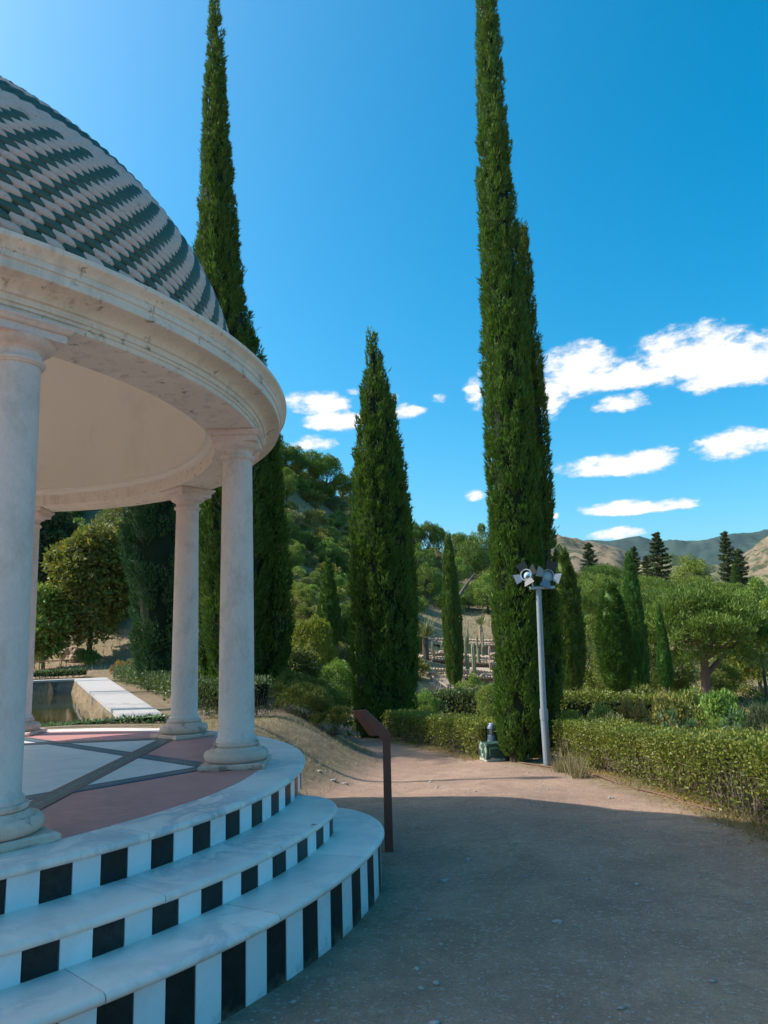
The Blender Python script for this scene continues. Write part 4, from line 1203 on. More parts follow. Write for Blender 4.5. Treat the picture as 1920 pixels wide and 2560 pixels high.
A, B, Cc, Dd = POND_IN
A2, B2, C2, D2 = (-3.98, 13.22), (-14.0, 36.4), (-37.3, 32.4), (-23.6, 6.9)
for a, b, a2, b2 in ((A, B, A2, B2), (B, Cc, B2, C2), (Cc, Dd, C2, D2), (Dd, A, D2, A2)):
    n = max(2, int(math.hypot(b[0] - a[0], b[1] - a[1]) / 2.9))
    for k in range(n):
        f0, f1 = (k + .003) / n, (k + 1 - .003) / n
        lerp = lambda p, q, f: (p[0] + (q[0] - p[0]) * f, p[1] + (q[1] - p[1]) * f)
        strip(lerp(a, b, f0), lerp(a2, b2, f0), lerp(a2, b2, f1), lerp(a, b, f1), pz - .09, pz, 'coping_slab', 'coping', pond)
    ins = lambda p, q: (p[0] + (q[0] - p[0]) * .06, p[1] + (q[1] - p[1]) * .06)
    out2 = lambda p, q: (p[0] + (q[0] - p[0]) * .9, p[1] + (q[1] - p[1]) * .9)
    strip(ins(a, a2), out2(a, a2), out2(b, b2), ins(b, b2), -1.0, pz - .091, 'pond_wall', 'pond_wall', pond)
wp = [(q[0] - pl_[0], q[1] - pl_[1]) for q in ((-4.2, 12.9), (-14.9, 35.9), (-36.6, 31.9), (-23.3, 7.2))]
mk('water_surface', [(x, y, -.13) for x, y in wp], [[0, 1, 2, 3]], 'water', pond)

# bench beyond the pond
bp = c5a(217, 243, 41.2); bp[2] = float(zt(bp[0], bp[1]))
bench = thing('bench', 'low iron bench with red slats on the gravel beyond the pond', 'bench', bp, None, -.12)
for k in range(5): MB().box((0, -.2 + k * .1, .46), (1.9, .085, .06), bev=.008).build('slat', 'bench_red', bench)
for sx_ in (-.8, .8):
    MB().tube([(sx_, -.24, 0), (sx_, -.24, .43), (sx_, .24, .43), (sx_, .24, 0)], .022, 6).build('leg', 'iron', bench)
# rocks


def rock(loc, s, seed, mat, label, group):
    g = np.random.default_rng(seed); bm = bmesh.new(); bmesh.ops.create_icosphere(bm, subdivisions=3, radius=1)
    off = g.uniform(0, 6, 6)
    for v in bm.verts:
        p = v.co; q = 1 + .22 * math.sin(p.x * 3 + off[0]) * math.sin(p.y * 3.3 + off[1]) + .16 * math.sin(p.z * 5 + off[2] + p.x * 4) + .07 * math.sin(p.y * 11 + p.x * 9 + off[3])
        v.co = Vector((p.x * s[0], p.y * s[1], p.z * s[2])) * q
        if v.co.z > s[2] * .7: v.co.z = s[2] * .7 + (v.co.z - s[2] * .7) * .4
    me = bpy.data.meshes.new('rock'); bm.to_mesh(me); bm.free(); me.materials.append(MATS[mat])
    o = link(bpy.data.objects.new('rock', me)); o.location = loc; o.rotation_euler[2] = g.uniform(0, 6)
    return tag(o, label, 'rock', group)


for i, (x, y, s_, lab) in enumerate(((380, 185, .75, 'tallest tan boulder at the left of the rockery beyond the pond'), (430, 195, .7, 'tan boulder second in the rockery beyond the pond'), (485, 210, .55, 'rounded tan boulder in the middle of the rockery beyond the pond'),
                                    (555, 225, .45, 'low tan boulder at the right end of the rockery'), (95, 140, .55, 'tan boulder behind the red-slatted bench'), (45, 140, .4, 'small tan boulder left of the bench'))):
    p = c5a(x, y, 45); rock((p[0], p[1], float(zt(p[0], p[1])) + .05), (s_, s_ * .7, s_ * .9), 400 + i, 'rock', lab, 'rockery boulders')

# ------------------------------------------------------------------ trees and shrubs behind the gazebo


def tree(name, label, loc, crown, K, n, leaf, mat, seed, trunk_h, r0, shape='ball', rmm=(.35, .7), limb=6, spread=1.5, bark='bark', group=None, lean=0.0):
    root = thing(name, label, 'tree', tuple(map(float, loc)), group)
    rx, ry, rz, cz = crown; C, R_ = crown_clumps(seed, K, rx, ry, rz, cz, rmm[0], rmm[1], shape)
    lv = Leaves(); lv.add(*cloud_leaves(C, R_, n, leaf, seed + 1, .1, .9, .4)); lv.build('crown', mat, root)
    limbs(MB(), (0, 0, -.3), (lean, 0, trunk_h), r0, spread, limb, seed + 2, trunk_h * .6).build('trunk', bark, root)
    return root


def tree_px(label, x, ytop, ybase, wpx, depth, mat, seed, leaf=(.16, .10), K=70, n=110, name='broadleaf_tree', group='trees behind the gazebo', **kw):
    b = at(x, ybase, depth); gz = min(float(zt(b[0], b[1])), b[2]); h = at(x, ytop, depth)[2] - gz; rx = wpx * KD / F * depth / 2
    return tree(name, label, (b[0], b[1], gz), (rx * .82, rx * .82, h * .40, h * .56), K, n, leaf, mat, seed, h * .42, max(.08, h * .02), rmm=(rx * .14, rx * .30), spread=rx * .6, **kw)


tree_px('yellowing broadleaf tree behind the pond, seen between the left columns', 190, 1130, 1425, 220, 44, 'autumn_leaf', 501, (.30, .17), 120, 150, limb=8)
tree_px('pale green tree behind the yellowing tree', 235, 1085, 1400, 130, 50, 'olive_leaf', 511, (.34, .18), 70, 120)
tree_px('dark tree crown behind the left column of the gazebo', 100, 1070, 1400, 150, 52, 'dark_conifer', 521, (.36, .18), 80, 130)
tree_px('dark green tree at the far left behind the gazebo', 20, 1060, 1400, 170, 50, 'dark_conifer', 531, (.36, .18), 80, 130)
tree_px('dark tree filling the gap above the lumpy cypress', 330, 1040, 1400, 190, 56, 'dark_conifer', 541, (.36, .18), 90, 130)
tree_px('lower leafy tree to the left of the yellowing tree', 95, 1260, 1420, 120, 42, 'broad_leaf', 551, (.26, .16), 70, 120)
tree_px('shadowy evergreen behind the right column', 470, 1010, 1440, 170, 40, 'dark_conifer', 561, (.30, .15), 90, 130)

tree_px('green tree filling the gap behind the yellowing tree trunk', 235, 1285, 1420, 130, 50, 'broad_leaf', 571, (.26, .16), 70, 110)
tree_px('bushy green tree at the foot of the slope beside the lumpy cypress', 300, 1300, 1415, 110, 51, 'broad_leaf', 581, (.26, .16), 70, 110)
tree_px('bushy tree behind the red-slatted bench', 130, 1320, 1420, 120, 51, 'shrub_leaf', 591, (.26, .16), 70, 110)
for i, (x, y, w_, dep, key, lab) in enumerate((
        (262, 1425, 50, 38, 'rust', 'rusty orange shrub at the corner of the pond hedge'),
        (292, 1415, 62, 37, 'shrub2', 'grey-green shrub beside the rusty shrub'),
        (330, 1445, 40, 33, 'shrub0', 'small green shrub beneath the lumpy cypress'),
        (185, 1432, 60, 43, 'shrub3', 'green undergrowth shrub at the foot of the yellowing tree'),
        (110, 1428, 50, 46, 'shrub3', 'low green shrub left of the yellowing tree trunk'),
        (150, 1416, 85, 49, 'shrub0', 'dense green undergrowth behind the yellowing tree trunk'),
        (222, 1414, 90, 48, 'shrub3', 'leafy undergrowth right of the yellowing tree trunk'),
        (252, 1400, 90, 51, 'shrub2', 'pale undergrowth at the foot of the slope behind the pond'),
        (300, 1392, 95, 52, 'shrub0', 'dark undergrowth behind the lumpy cypress'),
        (70, 1414, 80, 49, 'shrub1', 'undergrowth behind the red-slatted bench'))):
    if key == 'rust':
        C, R_ = crown_clumps(600, 30, .72, .72, .62, .5, .16, .36, 'dome'); lv = Leaves(); lv.add(*cloud_leaves(C, R_, 80, (.11, .055), 601, .2, .9, .4)); make_proto('rust', lv, 'rust_leaf', limbs(MB(), (0, 0, -.15), (0, 0, .3), .05, .5, 5, 602, .35), 'twig')
    b = at(x, y, dep); r_ = w_ * KD / F * dep / 2; put(key, 'shrub', lab, 'shrub', (b[0], b[1], float(zt(b[0], b[1])) - .1), (r_, r_, r_ * 1.1), 'shrubs behind the pond')

# juniper mounds and leafy shrubs beside the mound
for v in range(2):
    g = np.random.default_rng(620 + v); C, R_ = crown_clumps(620 + v, 60, .85, .85, .42, .42, .10, .22, 'dome')
    lv = Leaves(); lv.add(*cloud_leaves(C, R_, 130, (.085, .022), 630 + v, .7, .7, .3)); mb = MB()
    for k in range(40):
        a = g.uniform(0, 6.28); e = (math.cos(a) * g.uniform(.4, .95), math.sin(a) * g.uniform(.4, .95), g.uniform(.1, .6)); mb.tube([(0, 0, 0), (e[0] * .5, e[1] * .5, e[2] * .35), e], [.02, .013, .005], 4)
    make_proto('juniper%d' % v, lv, 'juniper_leaf', mb, 'twig')
for i, (x, y, w_, dep, sz, lab) in enumerate(((600, 1556, 110, 14.6, 1.1, 'spreading juniper nearest the right column of the gazebo'), (655, 1572, 130, 14.0, 1.2, 'spreading juniper with brown twigs in the middle of the mound'),
                                          (712, 1598, 105, 13.8, 1.35, 'spreading juniper at the foot of the mound beside the lectern'), (635, 1520, 110, 16.8, 1.35, 'bright tipped juniper behind the other junipers'))):
    b = at(x, y, dep); r_ = w_ * KD / F * dep / 2
    put('juniper%d' % (i % 2), 'juniper', lab, 'shrub', (b[0], b[1], float(zt(b[0], b[1])) - .05), (r_, r_, r_ * sz), 'junipers on the mound')
for i, (x, ytop, ybase, w_, dep, key, lab) in enumerate((
        (640, 1400, 1540, 120, 20, 'weep', 'drooping dark conifer bush left of the small pointed cypress'),
        (680, 1330, 1500, 90, 26, 'lime', 'yellow-green sapling behind the drooping bush'),
        (730, 1430, 1560, 90, 21, 'broad0', 'leafy green shrub left of the broad twin cypress'),
        (700, 1470, 1580, 80, 18, 'broad1', 'dull green shrub in front of the broad twin cypress'),
        (922, 1492, 1550, 52, 22, 'broad2', 'grey-green shrub right of the broad twin cypress'),
        (1022, 1462, 1535, 70, 27, 'broad1', 'dark bush between the slim cypress and the lamp-side cypress'),
        (1060, 1480, 1540, 60, 24, 'broad0', 'dark leafy bush at the left edge of the lamp-side cypress'))):
    b = at(x, ybase, dep); gz = float(zt(b[0], b[1])) - .1; h = at(x, ytop, dep)[2] - gz; r_ = w_ * KD / F * dep / 2
    if key == 'weep':
        C, R_ = crown_clumps(660, 60, .75, .75, .9, 1.0, .14, .3, 'dome'); lv = Leaves(); lv.add(*cloud_leaves(C, R_, 150, (.13, .04), 661, -.4, 1.3, .4, droop=.5)); make_proto('weep', lv, 'juniper_leaf', limbs(MB(), (0, 0, -.1), (0, 0, 1), .06, .5, 6, 662, .5), 'bark')
        put('weep', 'shrub', lab, 'shrub', (b[0], b[1], gz), (r_, r_, h / 2), 'shrubs below the hill')
    else: put(key, 'shrub', lab, 'shrub', (b[0], b[1], gz), (r_ / 2.4, r_ / 2.4, h / 6), 'shrubs below the hill')

# ------------------------------------------------------------------ hillside vegetation
hg = np.random.default_rng(77)
cnt = 0
placed = []


def hill_ok(x, y): return True


HILL = {'shrub0': ('mid green rounded bush on the dry hillside', 'mid green bushes on the hillside'), 'shrub2': ('pale grey-olive bush on the dry hillside', 'grey-olive bushes on the hillside'),
        'shrub3': ('fresh green bush on the dry hillside', 'fresh green bushes on the hillside'), 'shrub5': ('golden yellow-green bush on the dry hillside', 'golden bushes on the hillside'),
        'broad0': ('tall leafy bush with visible stems on the dry hillside', 'tall leafy bushes on the hillside')}
HILL['shrub1'] = HILL['shrub0']; HILL['shrub4'] = HILL['shrub2']; HILL['broad1'] = HILL['broad2'] = HILL['broad0']
spots = []
tries = 0
while len(spots) < 240 and tries < 9000:
    tries += 1
    x = hg.uniform(545, 1230); y = hg.uniform(930, 1480)
    p = ground_hit(x, y)
    if p is None or p[1] < 41: continue
    if 905 < x < 1075 and y > 1325: continue                      # cactus terraces
    if 600 < x < 790 and 1075 < y < 1135 and hg.random() < .93: continue   # bare brown slope under the ridge pines
    if 985 < x < 1075 and 1262 < y < 1318 and hg.random() < .6: continue
    wpx = hg.uniform(34, 78) * (0.75 + .5 * (y - 950) / 500)
    if any((x - a) ** 2 + ((y - b) * 1.3) ** 2 < (.24 * (wpx + c)) ** 2 for a, b, c, *_ in spots): continue
    spots.append((x, y, wpx, p))
for i, (x, y, wpx, p) in enumerate(spots):
    r_ = wpx * KD / F * p[1] / 2
    if x < 640 and y < 1060: continue
    if hg.random() < .28: key = 'broad%d' % hg.integers(0, 3); sc = (r_ / 2.5, r_ / 2.5, r_ / 2.5 * hg.uniform(.8, 1.15))
    else: key = 'shrub%d' % (0, 1, 2, 3, 4, 5, 5, 5, 3)[hg.integers(0, 9)]; sc = (r_, r_, r_ * hg.uniform(.85, 1.35))
    lab, grp = HILL[key]
    put(key, 'hillside_shrub', lab, 'shrub', (p[0], p[1], p[2] - .12 * r_), sc, grp)
k_b = 0
while k_b < 46:
    x = hg.uniform(40, 545); y = hg.uniform(1010, 1405); p = ground_hit(x, y)
    if p is None or p[1] < 52: continue
    k_b += 1; r_ = hg.uniform(50, 95) * KD / F * p[1] / 2; key = ('broad0', 'broad1', 'broad2', 'shrub3', 'shrub0')[k_b % 5]
    lab, grp = ('leafy wood on the slope seen between the gazebo columns', 'wooded slope behind the gazebo')
    put(key, 'hillside_tree', lab, 'tree', (p[0], p[1], p[2] - .1 * r_), (r_ / 2.4,) * 3 if key[0] == 'b' else (r_, r_, r_ * 1.1), grp)
for i, (x, yb, ytop, w_, lab) in enumerate(((560, 1060, 905, 120, 'ridge pine rising beside the gazebo cornice'), (625, 1068, 950, 90, 'pale ridge pine next to the cornice pine'), (600, 1085, 985, 80, 'low ridge pine in front of the cornice pine'),
                                          (668, 1088, 965, 95, 'dark ridge pine in the middle of the group'), (705, 1085, 972, 90, 'round topped ridge pine with lit crown'), (742, 1105, 1015, 70, 'last ridge pine before the broad cypress'),
                                          (648, 1100, 1015, 80, 'shaded pine below the ridge group'), (690, 1110, 1030, 70, 'small shaded pine at the lower edge of the ridge group'), (775, 1130, 1060, 60, 'ridge pine behind the broad cypress'),
                                          (895, 1195, 1120, 50, 'ridge tree just right of the broad cypress'), (925, 1200, 1118, 55, 'ridge tree on the far slope'), (948, 1205, 1125, 45, 'small ridge tree at the shoulder of the slope'),
                                          (998, 1185, 1142, 46, 'lone flat-topped pine on the skyline'), (1042, 1190, 1130, 60, 'pale feathery tree on the skyline beside the lamp-side cypress'), (1015, 1265, 1170, 70, 'dark pine below the skyline'))):
    dd = float(np.interp(x, [560, 750, 1050], [80, 90, 108])); b = at(x, yb, dd); gz = min(float(zt(b[0], b[1])), b[2]); h = at(x, ytop, dd)[2] - gz; r_ = w_ * KD / F * dd / 2
    key = 'ridge%d' % (i % 2) if i not in (13,) else 'broad1'
    hh, ww = (8.0, 3.7) if key.startswith('ridge') else (6.2, 2.7)
    put(key, 'pine_tree', lab, 'tree', (b[0], b[1], gz - .3), (r_ / ww, r_ / ww, max(h, 2) / hh), 'trees on the ridge')
# dead trunk leaning on the slope
a, b = at(983, 1303, 60), at(1026, 1238, 60)
dt = thing('dead_tree', 'bare grey dead trunk leaning on the dry hillside', 'tree', a)
MB().tube([(0, 0, 0), tuple((b - a) * .5 + [0, .3, .1]), tuple(b - a)], [.16, .13, .06], 7).build('trunk', 'dead_wood', dt)
MB().tube([tuple((b - a) * .72), tuple((b - a) * .95 + [.5, .2, -.1])], [.06, .02], 6).build('branch', 'dead_wood', dt)

# ------------------------------------------------------------------ cactus terraces
for i, (x0, y0, x1, y1, dep, lab) in enumerate(((905, 1375, 1078, 1380, 56, 'upper dry-stone wall of the cactus terraces'), (905, 1405, 1078, 1418, 50, 'middle dry-stone wall of the cactus terraces'),
                                                (915, 1440, 1078, 1446, 45, 'lower dry-stone wall of the cactus terraces'))):
    a, b = at(x0, y0, dep), at(x1, y1, dep)
    wroot = thing('terrace_wall', lab, 'wall', (a[0], a[1], a[2]), 'dry-stone walls of the cactus terraces')
    bed = MB(); g = random.Random(700 + i); L_ = b - a
    n = 26
    for k in range(n):
        for row in range(2):
            c_ = L_ * ((k + .5 + .3 * row) / n); ln = np.linalg.norm(L_) / n
            o = MB().box((c_[0], c_[1] + .25 * row, c_[2] + (-.5 + row * .32)), (ln * g.uniform(.8, 1.0), .4, .26 * g.uniform(.7, 1.1)), bev=.05).build('stone', 'garden_rock', wroot)
    P = [a + np.array([0, .2, -.35]), b + np.array([0, .2, -.35]), b + np.array([0, 5.5, .0]), a + np.array([0, 5.5, .0])]
    V = [tuple(p - a) for p in P] + [tuple(p - a - np.array([0, 0, 3.0])) for p in P]
    mk('terrace_bed', V, [[0, 1, 2, 3], [0, 4, 5, 1], [1, 5, 6, 2], [2, 6, 7, 3], [3, 7, 4, 0]], 'garden_rock', wroot)


def cactus_mesh(h, r, mat, arms, seed):
    g = random.Random(seed); mb = MB()
    def col(p, hh, rr_):
        n = 14; V = []; Fc = []
        zs = [0, .1, .5, .85, .95, 1.0]; rs2 = [.8, .95, 1, .95, .7, .15]
        for z, q in zip(zs, rs2):
            for k in range(n): e = rr_ * q * (1.12 if k % 2 else .86); V.append((p[0] + e * math.cos(2 * math.pi * k / n), p[1] + e * math.sin(2 * math.pi * k / n), p[2] + hh * z))
        for j_ in range(5):
            for k in range(n): Fc.append([j_ * n + k, j_ * n + (k + 1) % n, (j_ + 1) * n + (k + 1) % n, (j_ + 1) * n + k])
        Fc.append([5 * n + k for k in range(n)]); mb.add(V, Fc)
    col((0, 0, -.2), h + .2, r)
    for k in range(arms):
        a = g.uniform(0, 6.28); d = r * 2.2; col((d * math.cos(a), d * math.sin(a), -.2), h * g.uniform(.4, .85), r * .8)
    return mb


for i, (x, yb, yt, dep, r_, arms, mt, lab) in enumerate(((1025, 1455, 1388, 42, .17, 0, 'cactus', 'thick single column cactus right of the slim cypress'), (1033, 1425, 1370, 47, .10, 2, 'cactus', 'clustered column cactus behind the thick one'),
                                                   (1045, 1410, 1365, 48, .09, 3, 'cactus', 'tall clump of thin cacti near the lamp-side cypress'), (1060, 1440, 1395, 44, .12, 0, 'cactus_brown', 'brown stump-like cactus at the edge of the lamp-side cypress'),
                                                   (1008, 1440, 1378, 46, .11, 1, 'cactus', 'twin cactus beside the slim cypress'), (1012, 1405, 1355, 52, .10, 2, 'cactus', 'pale cactus clump on the upper terrace'),
                                                   (1068, 1470, 1430, 42, .10, 0, 'cactus_brown', 'short brown cactus on the lowest terrace'), (955, 1410, 1388, 50, .10, 2, 'cactus', 'small branching cactus left of the slim cypress'),
                                                   (935, 1412, 1385, 50, .09, 1, 'cactus', 'thin cactus near the agave'), (1064, 1362, 1340, 56, .22, 0, 'cactus_brown', 'brown trunk cactus at the top of the terraces'),
                                                   (1020, 1485, 1445, 40, .14, 0, 'cactus_brown', 'squat barrel cactus below the thick column'), (1040, 1382, 1350, 54, .2, 0, 'cactus_brown', 'yucca stump on the upper terrace'))):
    b = at(x, yb, dep); h = at(x, yt, dep)[2] - b[2]
    o = smooth_angle(cactus_mesh(h, r_ * .68, mt, arms, 720 + i).build('cactus', mt), 60); o.location = b
    tag(o, lab, 'cactus', 'cacti on the terraces')
# boulders on the terraces
for i in range(16):
    g = random.Random(760 + i); x, y = g.uniform(905, 1070), g.uniform(1400, 1480); p = at(x, y, 43)
    rock(tuple(p), (g.uniform(.12, .26),) * 2 + (g.uniform(.08, .16),), 760 + i, 'garden_rock', 'small tan stone lying on the cactus terraces', 'stones on the cactus terraces')
# agave / yucca rosettes


def rosette(name, label, loc, n, L_, wd, seed, mat, trunk=0.0, up=.6):
    g = np.random.default_rng(seed); root = thing(name, label, 'plant', tuple(map(float, loc)), 'spiky rosette plants')
    a = g.uniform(0, 6.28, n); e = g.uniform(.05, 1.35, n) * up + .1; D = np.stack([np.cos(a) * np.cos(e), np.sin(a) * np.cos(e), np.sin(e)], 1)
    P = np.tile([0, 0, trunk], (n, 1)) + D * .05; N = unit(np.cross(D, np.stack([-np.sin(a), np.cos(a), np.zeros(n)], 1)))
    lv = Leaves(); lv.add(*kites(P, D, N, g.uniform(.75, 1.1, n) * L_, np.full(n, wd))); lv.build('leaves', mat, root)
    if trunk: MB().tube([(0, 0, -.2), (0, 0, trunk)], [.22, .18], 8).build('trunk', 'bark', root)
    return root


b = at(920, 1418, 46); h = at(920, 1345, 46)[2] - b[2]
rosette('yucca_plant', 'shaggy grey-green yucca right of the broad twin cypress', b, 150, 1.3, .08, 781, 'palm_leaf', h * .55, .9)
b = at(1040, 1352, 54); rosette('yucca_plant', 'yellow-green yucca on the top terrace', b, 80, .9, .07, 782, 'palm_leaf', 0.0, .9)
b = at(925, 1460, 44); rosette('agave_plant', 'low agave beside the railing of the cactus terraces', b, 40, .6, .09, 783, 'glossy_leaf', 0, .8)
# railing down the steps
a, b = at(903, 1440, 46), at(968, 1485, 36)
rail = thing('railing', 'brown wooden railing descending left of the slim cypress', 'railing', (a[0], a[1], a[2] - 1.0))
org = np.array([a[0], a[1], a[2] - 1.0])
for off_ in (0, -.42):
    MB().tube([tuple(a - org + [0, 0, off_]), tuple(b - org + [0, 0, off_])], .06, 6).build('rail', 'wood_rail', rail)
for f in np.linspace(0.02, .98, 7):
    p = a + (b - a) * f - org; MB().tube([tuple(p - [0, 0, 1.3]), tuple(p + [0, 0, .08])], .06, 6).build('post', 'wood_rail', rail)
for k in range(14):
    f = k / 13; p = at(900, 1458, 45) * (1 - f) + at(972, 1497, 36) * f
    if k == 0:
        stairs = thing('stairs', 'flight of tan garden steps under the wooden railing', 'stairs', p); o0_ = p
    MB().box(tuple(p - o0_ + [.55, 0, -.1]), (1.3, .7, .22), bev=.02).build('tread', 'garden_rock', stairs)

# ------------------------------------------------------------------ lower garden on the right: pines, conifers, leafy trees
for i, (x, ytop, yb, w_, dep, key, lab) in enumerate((
        (1530, 1262, 1515, 300, 42, 'bigpine', 'large umbrella pine with a reddish forked trunk above the long hedge'),
        (1250, 1232, 1420, 150, 60, 'pine0', 'dark round pine right of the rugged cypress'),
        (1300, 1215, 1400, 130, 66, 'pine1', 'umbrella pine behind the dark round pine'),
        (1235, 1210, 1380, 110, 72, 'pine2', 'pine crown showing over the rugged cypress'),
        (1345, 1245, 1400, 140, 62, 'pine2', 'pine crown left of the tallest slim cypress'),
        (1420, 1250, 1420, 170, 64, 'pine0', 'broad pine crown behind the small spindle cypress'),
        (1460, 1232, 1400, 150, 72, 'pine1', 'flat pine crown above the spindle cypress'),
        (1520, 1225, 1390, 150, 80, 'pine2', 'dense domed pine behind the large umbrella pine'),
        (1400, 1225, 1380, 130, 82, 'pine0', 'distant pine crown left of the domed pine'),
        (1310, 1195, 1360, 120, 88, 'pine1', 'distant pine under the brown ridge'),
        (1590, 1240, 1380, 120, 84, 'pine1', 'pine crown right of the domed pine'),
        (1645, 1235, 1400, 110, 80, 'broad1', 'green leafy crown at the right edge under the bare slope'),
        (1470, 1290, 1440, 120, 52, 'pine2', 'pine crown overlapping the left of the large umbrella pine'),
        (1640, 1275, 1460, 140, 48, 'lime', 'bright yellow-green tree at the right edge'),
        (1600, 1330, 1480, 110, 50, 'broad0', 'light green tree below the yellow-green tree'),
        (1285, 1325, 1485, 90, 44, 'broad1', 'light green leafy tree left of the broad crooked cypress'),
        (1400, 1360, 1490, 80, 46, 'broad2', 'leafy green tree between the slim cypress and the spindle cypress'),
        (1315, 1380, 1495, 70, 40, 'broad0', 'small green tree beneath the dark round pine'),
        (1470, 1400, 1500, 80, 46, 'broad1', 'dark undergrowth tree below the large umbrella pine'),
        (1560, 1420, 1510, 90, 46, 'broad2', 'leafy undergrowth right of the reddish trunk'),
        (1655, 1395, 1500, 70, 44, 'palm', 'palm crown at the right edge above the gravel'))):
    b = at(x, yb, dep); gz = min(b[2], float(zt(b[0], b[1])))
    h = at(x, ytop + (8 if ytop < 1260 else 0), dep)[2] - gz; r_ = w_ * KD / F * dep / 2
    if key == 'bigpine':
        root = thing('pine_tree', lab, 'tree', (b[0], b[1], b[2]), 'pines of the lower garden'); h = at(x, ytop, dep)[2] - b[2]
        C, R_ = crown_clumps(800, 300, r_ * .88, r_ * .88, h * .44, h * .50, .32, .72, 'dome'); C[:, 2] = np.maximum(C[:, 2], h * (.27 + .22 * (1 - np.hypot(C[:, 0], C[:, 1]) / r_).clip(0, 1) + .05 * np.sin(np.arange(len(C)) * 2.7)))
        lv = Leaves(); lv.add(*cloud_leaves(C, R_, 190, (.26, .042), 801, .9, .75, .3)); lv.build('crown', 'pine_leaf', root)
        mb = MB(); mb.tube([(-.1, 0, -.4), (0, 0, h * .2), (.1, .1, h * .42), (-.3, 0, h * .7)], [.32, .25, .2, .08], 9)
        mb.tube([(.05, 0, h * .22), (1.1, .2, h * .36), (2.4, .3, h * .52)], [.16, .13, .05], 7)
        for k in range(9): a_ = k * .7; mb.tube([(.05, .05, h * (.34 + .03 * k)), (math.cos(a_) * r_ * .4, math.sin(a_) * r_ * .4, h * (.5 + .02 * k)), (math.cos(a_) * r_ * .7, math.sin(a_) * r_ * .7, h * .62)], [.1, .07, .03], 6)
        mb.build('trunk', 'pine_bark', root); continue
    hh, ww = {'pine': (9.1, 4.7), 'broa': (6.5, 2.7), 'lime': (6.5, 2.7), 'palm': (7.8, 2.0)}[key[:4]]
    put(key, {'pine': 'pine_tree', 'broa': 'broadleaf_tree', 'lime': 'broadleaf_tree', 'palm': 'palm_tree'}[key[:4]], lab, 'tree', (b[0], b[1], gz), (r_ / ww, r_ / ww, h / hh), 'trees of the lower garden')
for i, (x, ytop, yb, w_, dep, key, lab) in enumerate((
        (1432, 1150, 1300, 76, 115, 'araucaria0', 'tall tiered conifer in the middle of the valley'), (1582, 1148, 1300, 60, 110, 'araucaria0', 'spiky tiered conifer towards the right edge'),
        (1608, 1185, 1310, 64, 112, 'araucaria1', 'ragged conifer right of the spiky tiered conifer'), (1280, 1172, 1290, 60, 120, 'araucaria1', 'dark conifer against the brown ridge'),
        (1378, 1180, 1290, 44, 120, 'araucaria1', 'conifer behind the tip of the tallest slim cypress'), (1404, 1200, 1290, 50, 118, 'araucaria0', 'shorter dark conifer left of the tall tiered conifer'),
        (1500, 1198, 1300, 90, 108, 'broa', 'dark spreading tree between the two tiered conifers'), (1598, 1215, 1330, 22, 100, 'cyp0', 'thin dark cypress beside the spiky tiered conifer'))):
    b = at(x, yb, dep); h = at(x, ytop, dep)[2] - b[2]; r_ = w_ * KD / F * dep / 2
    hh, ww = {'arau': (20, 4.2), 'broa': (6.4, 2.7), 'cyp0': (10, 1.0)}[key[:4]]
    key = 'broad2' if key == 'broa' else key
    put(key, 'conifer_tree', lab, 'tree', b, (r_ / ww, r_ / ww, h / hh), 'conifers in the valley')
# unbroken woodland filling the valley floor behind them: one mass
g = np.random.default_rng(850); lv = Leaves(); C = []; R_ = []
for k in range(420):
    x = g.uniform(1150, 1700); dep = g.uniform(72, 190); y = np.interp(dep, [72, 190], [1370, 1282]) + g.uniform(-14, 14)
    p = at(x, y, dep); C.append(p); R_.append(g.uniform(1.2, 2.6) * dep / 110)
lv.add(*cloud_leaves(np.array(C), np.array(R_), 150, (.75, .28), 851, .5, .8, .35, True))
tag(lv.build('woodland', 'pine_leaf'), 'green mass of treetops filling the valley', None, None, 'stuff')

